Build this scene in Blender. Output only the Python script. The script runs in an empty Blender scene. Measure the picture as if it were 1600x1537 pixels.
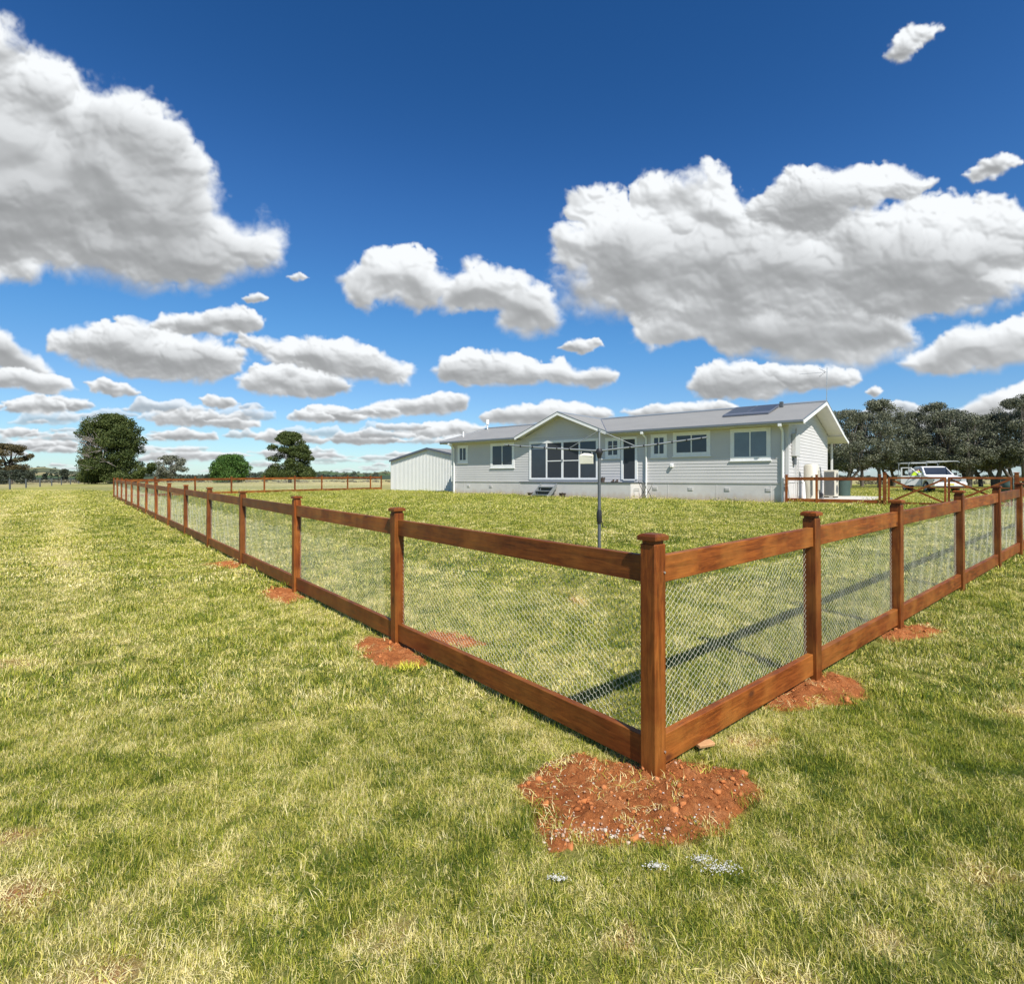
import bpy, bmesh, math, random
import numpy as np
from mathutils import Vector, Matrix
R = math.radians
random.seed(11)
rng = np.random.RandomState(5)
scene = bpy.context.scene

# ------------------------------------------------------------------ camera
cam_d = bpy.data.cameras.new('camera')
cam = bpy.data.objects.new('camera', cam_d)
scene.collection.objects.link(cam)
cam.location = (0, 0, 1.5)
cam.rotation_euler = (R(90), 0, 0)
cam_d.sensor_width = 36
cam_d.lens = 36*850/1600
cam_d.shift_y = -21.5/1600
cam_d.clip_start = .05
cam_d.clip_end = 9000
scene.camera = cam

# ------------------------------------------------------------------ light
SUN_EL = 48.5
SUN_H = (.406, -.914)            # towards the sun, on the ground
scene.view_settings.view_transform = 'Standard'
scene.view_settings.look = 'None'
scene.view_settings.gamma = 1
scene.view_settings.use_curve_mapping = False
scene.view_settings.exposure = 0.5
SKY_STRENGTH = .1
SUN_STRENGTH = 4.9
CLOUD_GAIN = .715
SKY_K = 1.4142
sd_ = bpy.data.lights.new('sun', 'SUN')
sd_.energy = SUN_STRENGTH
sd_.angle = R(.53)
sd_.color = (1, .955, .89)
sun = bpy.data.objects.new('sun', sd_)
scene.collection.objects.link(sun)
ce = math.cos(R(SUN_EL))
sv = Vector((SUN_H[0]*ce, SUN_H[1]*ce, math.sin(R(SUN_EL))))
sun.rotation_euler = sv.to_track_quat('Z', 'Y').to_euler()

# ---- CLOUDS BEGIN
_rs = np.random.RandomState(7)
_perm = np.concatenate([_rs.permutation(256)]*2)
_ga = _rs.rand(256)*2*np.pi
_rnd = _rs.rand(256).astype(np.float32)
_gx, _gy = np.cos(_ga).astype(np.float32), np.sin(_ga).astype(np.float32)
def pnoise(x, y):
    xi = np.floor(x).astype(np.int32); yi = np.floor(y).astype(np.int32)
    xf = (x-xi).astype(np.float32); yf = (y-yi).astype(np.float32)
    xi &= 255; yi &= 255
    u = xf*xf*xf*(xf*(xf*6-15)+10); v = yf*yf*yf*(yf*(yf*6-15)+10)
    def g(ix, iy, dx, dy):
        h = _perm[_perm[ix & 255]+(iy & 255)]
        return _gx[h]*dx+_gy[h]*dy
    a = g(xi, yi, xf, yf); b = g(xi+1, yi, xf-1, yf)
    c = g(xi, yi+1, xf, yf-1); d = g(xi+1, yi+1, xf-1, yf-1)
    return (a+(b-a)*u)+((c+(d-c)*u)-(a+(b-a)*u))*v
def fbm(x, y, o=5, r=.5):
    s = 0; a = 1.; t = 0
    for i in range(o):
        s = s+a*pnoise(x+17.3*i, y+5.1*i); t += a; a *= r; x = x*2.03; y = y*2.03
    return s/t*1.6
def billow(x, y, o=5, r=.5):
    s = 0; a = 1.; t = 0
    for i in range(o):
        s = s+a*(1-np.abs(pnoise(x+9.7*i, y+31.1*i))*2.6); t += a; a *= r; x = x*2.07; y = y*2.07
    return s/t-.35
def puffs(x, y, seed=0):
    """cellular noise of overlapping domes, 0..1"""
    xi = np.floor(x).astype(np.int32); yi = np.floor(y).astype(np.int32)
    xf = (x-xi).astype(np.float32); yf = (y-yi).astype(np.float32)
    out = np.zeros(x.shape, np.float32)
    for j in (-1, 0, 1):
        for i in (-1, 0, 1):
            h = _perm[_perm[(xi+i+seed) & 255]+((yi+j) & 255)]
            r = .62+.38*_rnd[(h+71) & 255]
            dx = i+.15+.7*_rnd[h]-xf; dy = j+.15+.7*_rnd[(h*7+13) & 255]-yf
            out = np.maximum(out, r*np.sqrt(np.clip(1-(dx*dx+dy*dy)/(r*r), 0, 1)))
    return out
def blur(a, n):
    for ax in (0, 1):
        for _ in range(2):
            p = np.pad(a, [(n+1, n) if k == ax else (0, 0) for k in (0, 1)], mode='edge')
            c = np.cumsum(p, axis=ax, dtype=np.float64)
            k = 2*n+1
            a = ((c[k:] - c[:-k]) if ax == 0 else (c[:, k:] - c[:, :-k]))/k
            a = a.astype(np.float32)
    return a
def sdist(P, X, Y):
    d = np.full(X.shape, 1e12, np.float32); ins = np.zeros(X.shape, bool)
    n = len(P)
    for i in range(n):
        (ax, ay), (bx, by) = P[i], P[(i+1) % n]
        ex, ey = bx-ax, by-ay
        wx, wy = X-ax, Y-ay
        t = np.clip((wx*ex+wy*ey)/(ex*ex+ey*ey+1e-9), 0, 1)
        d = np.minimum(d, (wx-ex*t)**2+(wy-ey*t)**2)
        c = ((ay <= Y) & (Y < by)) | ((by <= Y) & (Y < ay))
        if by != ay: ins ^= c & (X < ax+(Y-ay)*ex/(by-ay))
    d = np.sqrt(d)
    return np.where(ins, d, -d)
CL = [
 [(-400,-160),(-200,-60),(0,25),(20,35),(60,75),(110,95),(150,120),(200,130),(250,160),(290,190),(320,225),(335,265),(345,300),(350,322),(380,345),(410,335),(440,350),(458,385),(450,410),(430,432),(400,440),(340,455),(270,467),(210,450),(150,440),(100,432),(60,425),(40,450),(0,452),(-200,440),(-400,380)],
 [(521,430),(545,405),(590,398),(640,383),(680,395),(700,425),(725,405),(745,408),(790,425),(830,430),(858,450),(860,470),(875,500),(870,520),(820,535),(780,530),(762,515),(775,495),(730,492),(705,488),(690,468),(660,480),(620,472),(590,470),(575,492),(560,488),(545,470)],
 [(985,470),(1100,440),(1250,440),(1400,470),(1437,520),(1440,545),(1400,565),(1360,580),(1300,578),(1220,565),(1130,560),(1100,535),(1040,545),(1010,557),(985,525)],
 [(860,440),(872,400),(870,375),(900,355),(905,310),(935,300),(980,300),(1020,290),(1060,285),(1110,268),(1140,285),(1170,310),(1200,315),(1250,322),(1320,330),(1400,322),(1480,305),(1540,312),(1600,335),(1750,330),(1900,350),(1900,450),(1640,470),(1600,460),(1560,480),(1490,495),(1420,500),(1300,508),(1200,500),(1100,505),(1000,505),(950,500),(900,495),(870,480)],
 [(1165,330),(1180,300),(1230,268),(1270,262),(1340,260),(1400,262),(1460,280),(1440,300),(1380,312),(1350,335),(1280,370),(1200,370)],
 [(1395,572),(1430,545),(1470,520),(1530,505),(1600,497),(1850,490),(1850,570),(1600,570),(1560,580),(1500,585),(1430,587)],
 [(1072,605),(1085,575),(1130,562),(1200,568),(1280,572),(1340,580),(1350,592),(1320,605),(1260,612),(1200,625),(1130,625),(1085,622)],
 [(673,578),(690,555),(740,550),(800,552),(850,567),(880,560),(905,575),(940,572),(960,585),(955,603),(920,608),(895,600),(880,603),(800,603),(740,607),(690,598)],
 [(72,545),(85,515),(130,508),(165,497),(210,500),(250,512),(330,520),(375,540),(392,560),(375,580),(340,598),(280,600),(220,595),(160,580),(110,565)],
 [(230,512),(250,490),(300,490),(330,486),(345,475),(380,475),(420,500),(415,515),(380,522),(320,525)],
 [(368,540),(380,525),(430,530),(480,525),(540,530),(590,550),(625,562),(650,565),(657,585),(640,605),(600,600),(540,598),(470,590),(430,575)],
 [(368,590),(400,570),(440,568),(500,578),(560,598),(540,615),(470,625),(420,620),(375,605)],
 [(-300,470),(0,510),(25,520),(40,545),(65,560),(80,580),(70,592),(0,580),(-300,590)],
 [(-200,575),(0,578),(60,580),(110,592),(125,610),(80,615),(0,608),(-200,620)],
 [(130,597),(160,590),(200,600),(220,615),(180,622),(140,612)],
 [(0,628),(40,617),(90,617),(140,625),(142,640),(80,647),(20,645)],
 [(310,620),(330,615),(360,620),(378,632),(350,640),(320,638)],
 [(462,645),(480,632),(530,632),(550,640),(580,650),(560,662),(500,660),(465,655)],
 [(560,640),(590,625),(640,622),(700,612),(730,620),(728,640),(690,650),(640,650),(580,655)],
 [(235,652),(262,638),(300,637),(350,645),(405,655),(408,665),(380,672),(300,668),(240,668)],
 [(748,650),(790,634),(840,625),(900,628),(950,640),(965,655),(860,668),(760,665)],
 [(970,644),(1010,632),(1060,628),(1100,625),(1150,630),(1170,650),(1000,660)],
 [(1380,85),(1392,65),(1410,45),(1445,38),(1478,40),(1455,62),(1435,78),(1420,100),(1400,105)],
 [(1505,272),(1530,250),(1575,237),(1598,252),(1560,277),(1520,287)],
 [(375,465),(400,456),(420,463),(412,473),(385,474)],
 [(870,545),(890,530),(935,528),(945,540),(910,555)],
 [(1350,612),(1368,600),(1382,612),(1365,622)],
 [(1370,655),(1450,630),(1500,632),(1560,605),(1600,598),(1850,590),(1850,660),(1600,665),(1500,670),(1400,668)],
 [(445,432),(470,424),(484,434),(462,441)],
 [(0,672),(25,666),(60,670),(64,680),(30,685),(0,684)],[(0,692),(50,684),(90,684),(125,690),(122,702),(60,706),(0,706)],
 [(385,680),(420,670),(470,676),(520,684),(500,694),(420,694)],[(120,660),(150,652),(195,655),(200,666),(140,668)],
 [(505,683),(560,674),(620,680),(640,688),(600,696),(520,694)],[(225,678),(280,668),(340,676),(345,688),(240,690)],
 [(600,678),(660,662),(720,655),(760,665),(740,680),(660,690)],[(680,690),(720,676),(790,690),(740,700)],
 [(210,712),(280,700),(350,706),(380,716),(300,722),(215,722)],[(380,708),(440,698),(520,704),(560,714),(460,720)],
]
def build_sky_clouds():
    X0, X1, Y0, Y1 = -900, 2500, -700, 747
    W, H = X1-X0, Y1-Y0
    T = np.zeros((H, W), np.float32); R = np.full((H, W), .72, np.float32); 
    rs = np.random.RandomState(3)
    polys = [(p, 1.) for p in CL]
    for i in range(420):   # rows of small far cumulus near the horizon, and clouds beyond the picture
        y = 739-rs.rand()**1.4*105; w = rs.uniform(12, 70)*(1+(738-y)/75); h = w*rs.uniform(.09, .2)
        x = rs.uniform(-850, 2450)
        if 650 < x < 1350: y = max(y, 690)
        h = min(h, 4+(739-y)*.16)
        polys.append(([(x+w*.5*c*rs.uniform(.7, 1.15), y+h*(s*rs.uniform(.4, 1.3) if s < 0 else s*.45)) for c, s in
                       [(np.cos(a), np.sin(a)) for a in np.linspace(0, 2*np.pi, 13)[:-1]]], rs.uniform(.45, .95)))
    for i in range(60):
        x = rs.choice([rs.uniform(-880, -250), rs.uniform(1850, 2480)])
        y = rs.uniform(-600, 640); w = rs.uniform(100, 500)*(747-y)/700; h = w*.2
        polys.append(([(x+w*.5*c, y+h*(s if s < 0 else s*.6)) for c, s in
                       [(np.cos(a), np.sin(a)) for a in np.linspace(0, 2*np.pi, 13)[:-1]]], .9))
    for k, (P, op) in enumerate(polys):
        a = np.array(P, float); x0, y0 = a.min(0); x1, y1 = a.max(0)
        S = min(np.sqrt((x1-x0)*(y1-y0)), 260.)*.5
        hh = min((y1-y0), 230)*.5
        m = S*.5+6
        i0, i1 = int(max(0, x0-m-X0)), int(min(W, x1+m-X0)); j0, j1 = int(max(0, y0-m-Y0)), int(min(H, y1+m-Y0))
        if i1 <= i0 or j1 <= j0: continue
        X, Y = np.meshgrid(np.arange(i0, i1)+X0, np.arange(j0, j1)+Y0)
        X = X.astype(np.float32); Y = Y.astype(np.float32)
        sc = max(S, 9)
        flat = 1.15
        wx = fbm(X/sc*1.1+k, Y/sc*1.1*flat, 4)*sc*.22; wy = fbm(X/sc*1.1+50+k, Y/sc*1.1*flat+9, 4)*sc*.16
        sd = sdist(P, X+wx, Y+wy)
        o = int(np.clip(np.log2(sc)+.5, 3, 7))
        up = np.clip((Y-y0)/(y1-y0+1e-6), 0, 1)
        fz = fbm(X/sc*2.6+k, Y/sc*2.6, max(o-1, 2), .6)
        wx2 = wx+fz*sc*.10; wy2 = wy*.7+fbm(X/sc*2.6+k+90, Y/sc*2.6, max(o-2, 2), .55)*sc*.09
        U = (X+wx2)/sc; Vv = (Y+wy2)/sc
        p1 = puffs(U*1.5+k*3, Vv*1.9, k)-.55
        p2 = puffs(U*3.6+k*5, Vv*4.2, k+9)-.55
        p3 = puffs(U*8+k*7, Vv*9, k+23)-.55 if sc > 22 else 0*p1
        p4 = puffs(U*17+k*7, Vv*18, k+31)-.55 if sc > 60 else 0*p1
        lowf = fbm((X+wx)/sc*.8+k*7, (Y+wy)/sc*1.1, 3, .5)
        amp = hh*(.34-.14*up)
        nz = p1*.60+p2*.44+p3*.32+p4*.20
        d = sd+nz*amp+fz*amp*(.40+.35*up)+amp*.16
        wd = hh*.95
        t = np.clip(d/wd, -.5, 1.4)
        Ls = T[j0:j1, i0:i1]; Rs = R[j0:j1, i0:i1]
        edge = .08+1.4/hh+.16*up+.42*np.clip(fbm(X/sc*1.2+3*k, Y/sc, 3)+.15, 0, 1)
        al = np.clip(t/edge, 0, 1); al = al*al*(3-2*al)*op
        fade = .35+.65*np.clip(1.1-t, 0, 1)*(1-.45*up)
        hgt = np.sqrt(np.clip(t, 0, 1.4))*wd*.55+lowf*amp*1.25+(p1*.70+p2*.40+p3*.17+p4*.06)*amp*float(np.clip(70/sc, .5, 1))*fade
        hs = blur(hgt.astype(np.float32), max(1, int(sc*.022)))
        gy, gx = np.gradient(hs)
        nn = .75
        lam = np.clip((-.30*gx+.72*gy+nn*.62)/np.sqrt(gx*gx+gy*gy+nn*nn), -.3, 1)
        hb = blur(hgt.astype(np.float32), max(2, int(sc*.10))); gy2, gx2 = np.gradient(hb)
        lam2 = np.clip((-.30*gx2+.74*gy2+.62*.6)/np.sqrt(gx2*gx2+gy2*gy2+.36), -.4, 1)
        grey = blur(np.clip((t-.10+lowf*.3)/.6, 0, 1).astype(np.float32), max(1, int(sc*.06)))
        shade = .815+.16*lam+.15*lam2-.25*grey*(.35+.65*np.clip(up*1.7-.1+lowf*.4, 0, 1))-.03*up
        shade = shade+.03*np.clip(1-al, 0, 1)
        lo = np.clip(.80-shade, 0, 1); shade = np.where(shade < .80, .80-lo/(1+lo*2.6), shade)
        shade = np.clip(shade, .5, 1.02)
        na = al+Ls*(1-al)
        Rs2 = Rs
        R[j0:j1, i0:i1] = np.where(na > 1e-3, (shade*al+Rs*Ls*(1-al))/np.maximum(na, 1e-3), Rs)
        T[j0:j1, i0:i1] = na
    return T, R, X0, Y0


def cloud_image():
    T, Rb, X0, Y0 = build_sky_clouds()
    W, H = 4096, 2048
    az = (np.arange(W)+.5)/W*2*np.pi - np.pi/2            # from +Y towards +X
    az = (az+np.pi) % (2*np.pi)-np.pi
    el = (np.arange(H//2)+.5)/(H//2)*np.pi/2
    cut = R(63)
    cols = np.where(np.abs(az) < cut)[0]
    A, E = np.meshgrid(az[cols], el)
    px = 800+850*np.tan(A); py = 747-850*np.tan(E)/np.cos(A)
    fx = np.clip(px-X0-.5, 0, T.shape[1]-2.001); fy = py-Y0-.5
    ok = fy > 0
    fy = np.clip(fy, 0, T.shape[0]-2.001)
    ix = fx.astype(int); iy = fy.astype(int); fx = fx-ix; fy = fy-iy
    def samp(a):
        return ((a[iy, ix]*(1-fx)+a[iy, ix+1]*fx)*(1-fy)+(a[iy+1, ix]*(1-fx)+a[iy+1, ix+1]*fx)*fy)
    out = np.zeros((H, W, 4), np.float32)
    out[..., 0] = .8
    # generic cumulus field for the rest of the dome
    gaz = (np.arange(1024)+.5)/1024*2*np.pi-np.pi/2
    ga, ge = np.meshgrid(gaz, (np.arange(256)+.5)/256*np.pi/2)
    s = 1/(np.sin(ge)+.12)
    gx = np.sin(ga)*np.cos(ge)*s; gy = np.cos(ga)*np.cos(ge)*s
    n = fbm(gx*1.3+40, gy*1.3+40, 5)
    cov = np.clip((n-.30)/.16, 0, 1)
    gr = .90-.25*np.clip((n-.38)/.3, 0, 1)
    cov = np.repeat(np.repeat(cov, 4, 0), 4, 1); gr = np.repeat(np.repeat(gr, 4, 0), 4, 1)
    w = np.clip((np.abs(az)-R(56))/R(7), 0, 1)[None, :]*np.ones((H//2, 1))
    t = np.zeros((H//2, W), np.float32); r = np.full((H//2, W), .8, np.float32)
    t[:, cols] = np.where(ok, samp(T), 0); r[:, cols] = np.where(ok, samp(Rb), .8)
    wl = np.clip((el-R(40))/R(10), 0, 1)[:, None]
    w2 = np.maximum(w, wl*0)
    out[H//2:, :, 1] = t*(1-w2)+cov*w2
    out[H//2:, :, 0] = r*(1-w2)+gr*w2
    out[..., 3] = 1
    img = bpy.data.images.new('cumulus_map', W, H, alpha=False, float_buffer=False)
    img.colorspace_settings.name = 'Non-Color'
    img.pixels.foreach_set(out.ravel())
    img.update()
    img.pack()
    return img

world = bpy.data.worlds.new('World')
scene.world = world
world.use_nodes = True
nt = world.node_tree
nt.nodes.clear()
N = nt.nodes.new
L = nt.links.new
o_ = N('ShaderNodeOutputWorld'); bg = N('ShaderNodeBackground')
sky = N('ShaderNodeTexSky'); sky.sky_type = 'NISHITA'; sky.sun_disc = False
sky.sun_elevation = R(SUN_EL)
sky.sun_rotation = math.atan2(SUN_H[0], SUN_H[1])
sky.altitude = 300; sky.air_density = 1.0; sky.dust_density = .35; sky.ozone_density = 3.0
tint = N('ShaderNodeMix'); tint.data_type = 'RGBA'; tint.blend_type = 'MULTIPLY'; tint.inputs[0].default_value = 1
tint.inputs[7].default_value = (.78, .92, 1.12, 1)
L(sky.outputs[0], tint.inputs[6])
env = N('ShaderNodeTexEnvironment'); env.image = cloud_image()
sep = N('ShaderNodeSeparateColor'); L(env.outputs[0], sep.inputs[0])
pw = N('ShaderNodeMath'); pw.operation = 'POWER'; pw.inputs[1].default_value = 2.3
L(sep.outputs[0], pw.inputs[0])
ml = N('ShaderNodeMath'); ml.operation = 'MULTIPLY'; ml.inputs[1].default_value = CLOUD_GAIN/SKY_STRENGTH
L(pw.outputs[0], ml.inputs[0])
cc = N('ShaderNodeVectorMath'); cc.operation = 'SCALE'; cc.inputs[0].default_value = (.95, .978, 1.0)
L(ml.outputs[0], cc.inputs['Scale'])
mx = N('ShaderNodeMix'); mx.data_type = 'RGBA'
L(sep.outputs[1], mx.inputs[0]); 
pre = N('ShaderNodeVectorMath'); pre.operation = 'SCALE'; pre.inputs['Scale'].default_value = SKY_STRENGTH*1.2746; L(tint.outputs[2], pre.inputs[0])
cv = N('ShaderNodeRGBCurve'); L(pre.outputs[0], cv.inputs['Color'])
for ch, pts in enumerate(([(0, 0), (.072, .0165), (.112, .045), (.195, .112), (.337, .26), (1, .9)],
                          [(0, 0), (.15, .085), (.231, .172), (.386, .345), (.56, .50), (1, .95)],
                          [(0, 0), (.35, .27), (.515, .48), (.776, .74), (.92, .84), (1, .90)])):
    c_ = cv.mapping.curves[ch]
    c_.points[0].location = pts[0]; c_.points[1].location = pts[-1]
    for p_ in pts[1:-1]: c_.points.new(*p_)
cv.mapping.extend = 'EXTRAPOLATED'; cv.mapping.update()
post = N('ShaderNodeVectorMath'); post.operation = 'SCALE'; post.inputs['Scale'].default_value = 1/(SKY_STRENGTH*SKY_K); L(cv.outputs[0], post.inputs[0])
L(post.outputs[0], mx.inputs[6]); L(cc.outputs[0], mx.inputs[7])
L(mx.outputs[2], bg.inputs[0]); bg.inputs[1].default_value = SKY_STRENGTH
L(bg.outputs[0], o_.inputs[0])

# ------------------------------------------------------------------ helpers
def ground_z(x, y):
    """Height of the land: flat in the foreground, rising gently to the house pad."""
    x = np.asarray(x, float); y = np.asarray(y, float)
    dx = x-.707; dy = y-2.72
    q = .772*dx+.636*dy; p = -.636*dx+.772*dy
    q = np.where(q > 0, q, np.maximum(q, -40)*.1)
    return .6*np.tanh((.021*q+.009*np.clip(p, -20, 60))/.6)
def gz(x, y): return float(ground_z(x, y))

class MB:
    def __init__(s): s.v = []; s.f = []; s.sm = []
    def add(s, vs, fs, smooth=False):
        o = len(s.v); s.v += [tuple(v) for v in vs]
        s.f += [tuple(o+i for i in f) for f in fs]; s.sm += [smooth]*len(fs)
        return s
    def box(s, x0, x1, y0, y1, z0, z1, bev=0):
        if bev:
            bm = bmesh.new(); bmesh.ops.create_cube(bm, size=1)
            for v in bm.verts:
                v.co = ((x0+x1)/2+v.co.x*(x1-x0), (y0+y1)/2+v.co.y*(y1-y0), (z0+z1)/2+v.co.z*(z1-z0))
            bmesh.ops.bevel(bm, geom=bm.edges[:], offset=bev, segments=1, affect='EDGES')
            bm.verts.index_update()
            s.add([v.co[:] for v in bm.verts], [[v.index for v in f.verts] for f in bm.faces]); bm.free()
            return s
        return s.add([(x0,y0,z0),(x1,y0,z0),(x1,y1,z0),(x0,y1,z0),(x0,y0,z1),(x1,y0,z1),(x1,y1,z1),(x0,y1,z1)],
              [(0,3,2,1),(4,5,6,7),(0,1,5,4),(1,2,6,5),(2,3,7,6),(3,0,4,7)])
    def tube(s, pts, r, n=8, caps=True):
        pts = [Vector(p) for p in pts]
        rs = r if isinstance(r, (list, tuple)) else [r]*len(pts)
        rings = []
        ref = None
        for i, p in enumerate(pts):
            d = (pts[min(i+1, len(pts)-1)]-pts[max(i-1, 0)]).normalized()
            if ref is None: ref = Vector((0, 0, 1)) if abs(d.z) < .9 else Vector((1, 0, 0))
            a = d.cross(ref)
            if a.length < 1e-4: a = d.cross(Vector((.3, 1, .2)))
            a.normalize(); b = d.cross(a); ref = b.cross(d) if False else ref
            rings.append([(p+(a*math.cos(2*math.pi*k/n)+b*math.sin(2*math.pi*k/n))*rs[i])[:] for k in range(n)])
        vs = [v for rg in rings for v in rg]; fs = []
        for i in range(len(pts)-1):
            for k in range(n):
                fs.append((i*n+k, i*n+(k+1) % n, (i+1)*n+(k+1) % n, (i+1)*n+k))
        s.add(vs, fs, True)
        if caps:
            s.add(rings[0], [tuple(range(n))]); s.add(rings[-1], [tuple(reversed(range(n)))])
        return s
    def prism(s, poly, a0, a1, axis='x'):
        """extrude a 2D polygon along an axis"""
        n = len(poly)
        def m(u, v, a): return {'x': (a, u, v), 'y': (u, a, v), 'z': (u, v, a)}[axis]
        return s.add([m(u, v, a0) for u, v in poly]+[m(u, v, a1) for u, v in poly],
              [tuple(range(n)), tuple(reversed(range(n, 2*n)))]+[(i, (i+1) % n, n+(i+1) % n, n+i) for i in range(n)])
    def slab(s, poly, t):
        """3D polygon given thickness downwards"""
        n = len(poly)
        lo = [(x, y, z-t) for x, y, z in poly]
        return s.add(list(poly)+lo, [tuple(range(n)), tuple(reversed(range(n, 2*n)))]+[(i, n+i, n+(i+1) % n, (i+1) % n) for i in range(n)])
    def mesh(s, name, mt=None, fixn=True):
        me = bpy.data.meshes.new(name)
        me.from_pydata(s.v, [], s.f)
        me.polygons.foreach_set('use_smooth', s.sm)
        if fixn:
            bm = bmesh.new(); bm.from_mesh(me); bmesh.ops.recalc_face_normals(bm, faces=bm.faces); bm.to_mesh(me); bm.free()
        if mt: me.materials.append(mt)
        me.update()
        return me
    def build(s, name, mt=None, parent=None, fixn=True):
        return link(name, s.mesh(name, mt, fixn), parent)

def link(name, me, parent=None):
    o = bpy.data.objects.new(name, me)
    scene.collection.objects.link(o)
    if parent: o.parent = parent
    return o
def tag(o, label=None, cat=None, group=None, kind=None):
    if label: o['label'] = label
    if cat: o['category'] = cat
    if group: o['group'] = group
    if kind: o['kind'] = kind
    return o
def empty(name, loc, rz=0, label=None, cat=None, group=None):
    o = bpy.data.objects.new(name, None); scene.collection.objects.link(o)
    o.empty_display_size = .1
    o.location = loc; o.rotation_euler = (0, 0, rz)
    return tag(o, label, cat, group)
def copy_tree(o, parent=None):
    c = o.copy(); scene.collection.objects.link(c)
    if parent: c.parent = parent
    for ch in list(o.children): copy_tree(ch, c)
    return c
def npmesh(name, V, F, mt=None, smooth=False):
    """fast mesh from arrays: F is (n,3) or (n,4)"""
    me = bpy.data.meshes.new(name)
    k = F.shape[1]
    me.vertices.add(len(V)); me.vertices.foreach_set('co', np.asarray(V, np.float32).ravel())
    me.loops.add(F.size); me.loops.foreach_set('vertex_index', F.astype(np.int32).ravel())
    me.polygons.add(len(F)); me.polygons.foreach_set('loop_start', np.arange(0, F.size, k, dtype=np.int32))
    if smooth: me.polygons.foreach_set('use_smooth', np.ones(len(F), bool))
    me.update(calc_edges=True)
    if mt: me.materials.append(mt)
    return me

# ------------------------------------------------------------------ materials
class NT:
    def __init__(s, name):
        s.m = bpy.data.materials.new(name); s.m.use_nodes = True
        s.t = s.m.node_tree; s.b = s.t.nodes['Principled BSDF']; s.out = s.t.nodes['Material Output']
    def n(s, typ, **kw):
        nd = s.t.nodes.new(typ)
        for k, v in kw.items():
            if k.startswith('_'): setattr(nd, k[1:], v)
            else: nd.inputs[k.replace('_', ' ')].default_value = v
        return nd
    def l(s, a, b): s.t.links.new(a, b)
    def noise(s, vec, scale, detail=4, rough=.5, dist=0):
        nd = s.n('ShaderNodeTexNoise'); nd.inputs['Scale'].default_value = scale
        nd.inputs['Detail'].default_value = detail; nd.inputs['Roughness'].default_value = rough
        nd.inputs['Distortion'].default_value = dist
        if vec is not None: s.l(vec, nd.inputs['Vector'])
        return nd.outputs[0]
    def ramp(s, fac, stops):
        nd = s.n('ShaderNodeValToRGB'); e = nd.color_ramp.elements
        while len(e) < len(stops): e.new(.5)
        for el_, (p, c) in zip(e, stops):
            el_.position = p; el_.color = (*c, 1) if len(c) == 3 else c
        s.l(fac, nd.inputs[0]); return nd.outputs[0]
    def mix(s, fac, a, b, mode='MIX'):
        nd = s.n('ShaderNodeMix'); nd.data_type = 'RGBA'; nd.blend_type = mode
        for i, x in ((0, fac), (6, a), (7, b)):
            if hasattr(x, 'links'): s.l(x, nd.inputs[i])
            elif i == 0: nd.inputs[0].default_value = x
            else: nd.inputs[i].default_value = (*x, 1)
        return nd.outputs[2]
    def math(s, op, a, b=None, clamp=False):
        nd = s.n('ShaderNodeMath'); nd.operation = op; nd.use_clamp = clamp
        for i, x in ((0, a), (1, b)):
            if x is None: continue
            if hasattr(x, 'links'): s.l(x, nd.inputs[i])
            else: nd.inputs[i].default_value = x
        return nd.outputs[0]
    def coord(s, which='Object', scale=None):
        tc = s.n('ShaderNodeTexCoord').outputs[which]
        if scale is None: return tc
        mp = s.n('ShaderNodeMapping'); mp.inputs['Scale'].default_value = scale; s.l(tc, mp.inputs[0])
        return mp.outputs[0]
    def pos(s): return s.n('ShaderNodeNewGeometry').outputs['Position']
    def bump(s, h, strength=.3, dist=.01):
        nd = s.n('ShaderNodeBump'); nd.inputs['Strength'].default_value = strength; nd.inputs['Distance'].default_value = dist
        s.l(h, nd.inputs['Height']); s.l(nd.outputs[0], s.b.inputs['Normal'])
    def col(s, c):
        if hasattr(c, 'links'): s.l(c, s.b.inputs['Base Color'])
        else: s.b.inputs['Base Color'].default_value = (*c, 1)
    def set(s, rough=None, metal=None, spec=None):
        if rough is not None: s.b.inputs['Roughness'].default_value = rough
        if metal is not None: s.b.inputs['Metallic'].default_value = metal
        if spec is not None: s.b.inputs['Specular IOR Level'].default_value = spec

def paint(name, c, rough=.6, var=.08, scale=3, dirt=None, metal=0, spec=.4):
    m = NT(name)
    n1 = m.noise(m.coord('Object'), scale, 5, .6)
    lo = tuple(x*(1-var) for x in c); hi = tuple(min(1, x*(1+var)) for x in c)
    cc = m.ramp(n1, [(.3, lo), (.7, hi)])
    if dirt:
        n2 = m.noise(m.coord('Object', (1, 1, .25)), scale*1.7, 6, .7)
        cc = m.mix(m.ramp(n2, [(.52, (0, 0, 0)), (.8, (.6, .6, .6))]), cc, dirt)
    m.col(cc); m.set(rough, metal, spec)
    return m.m

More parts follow.
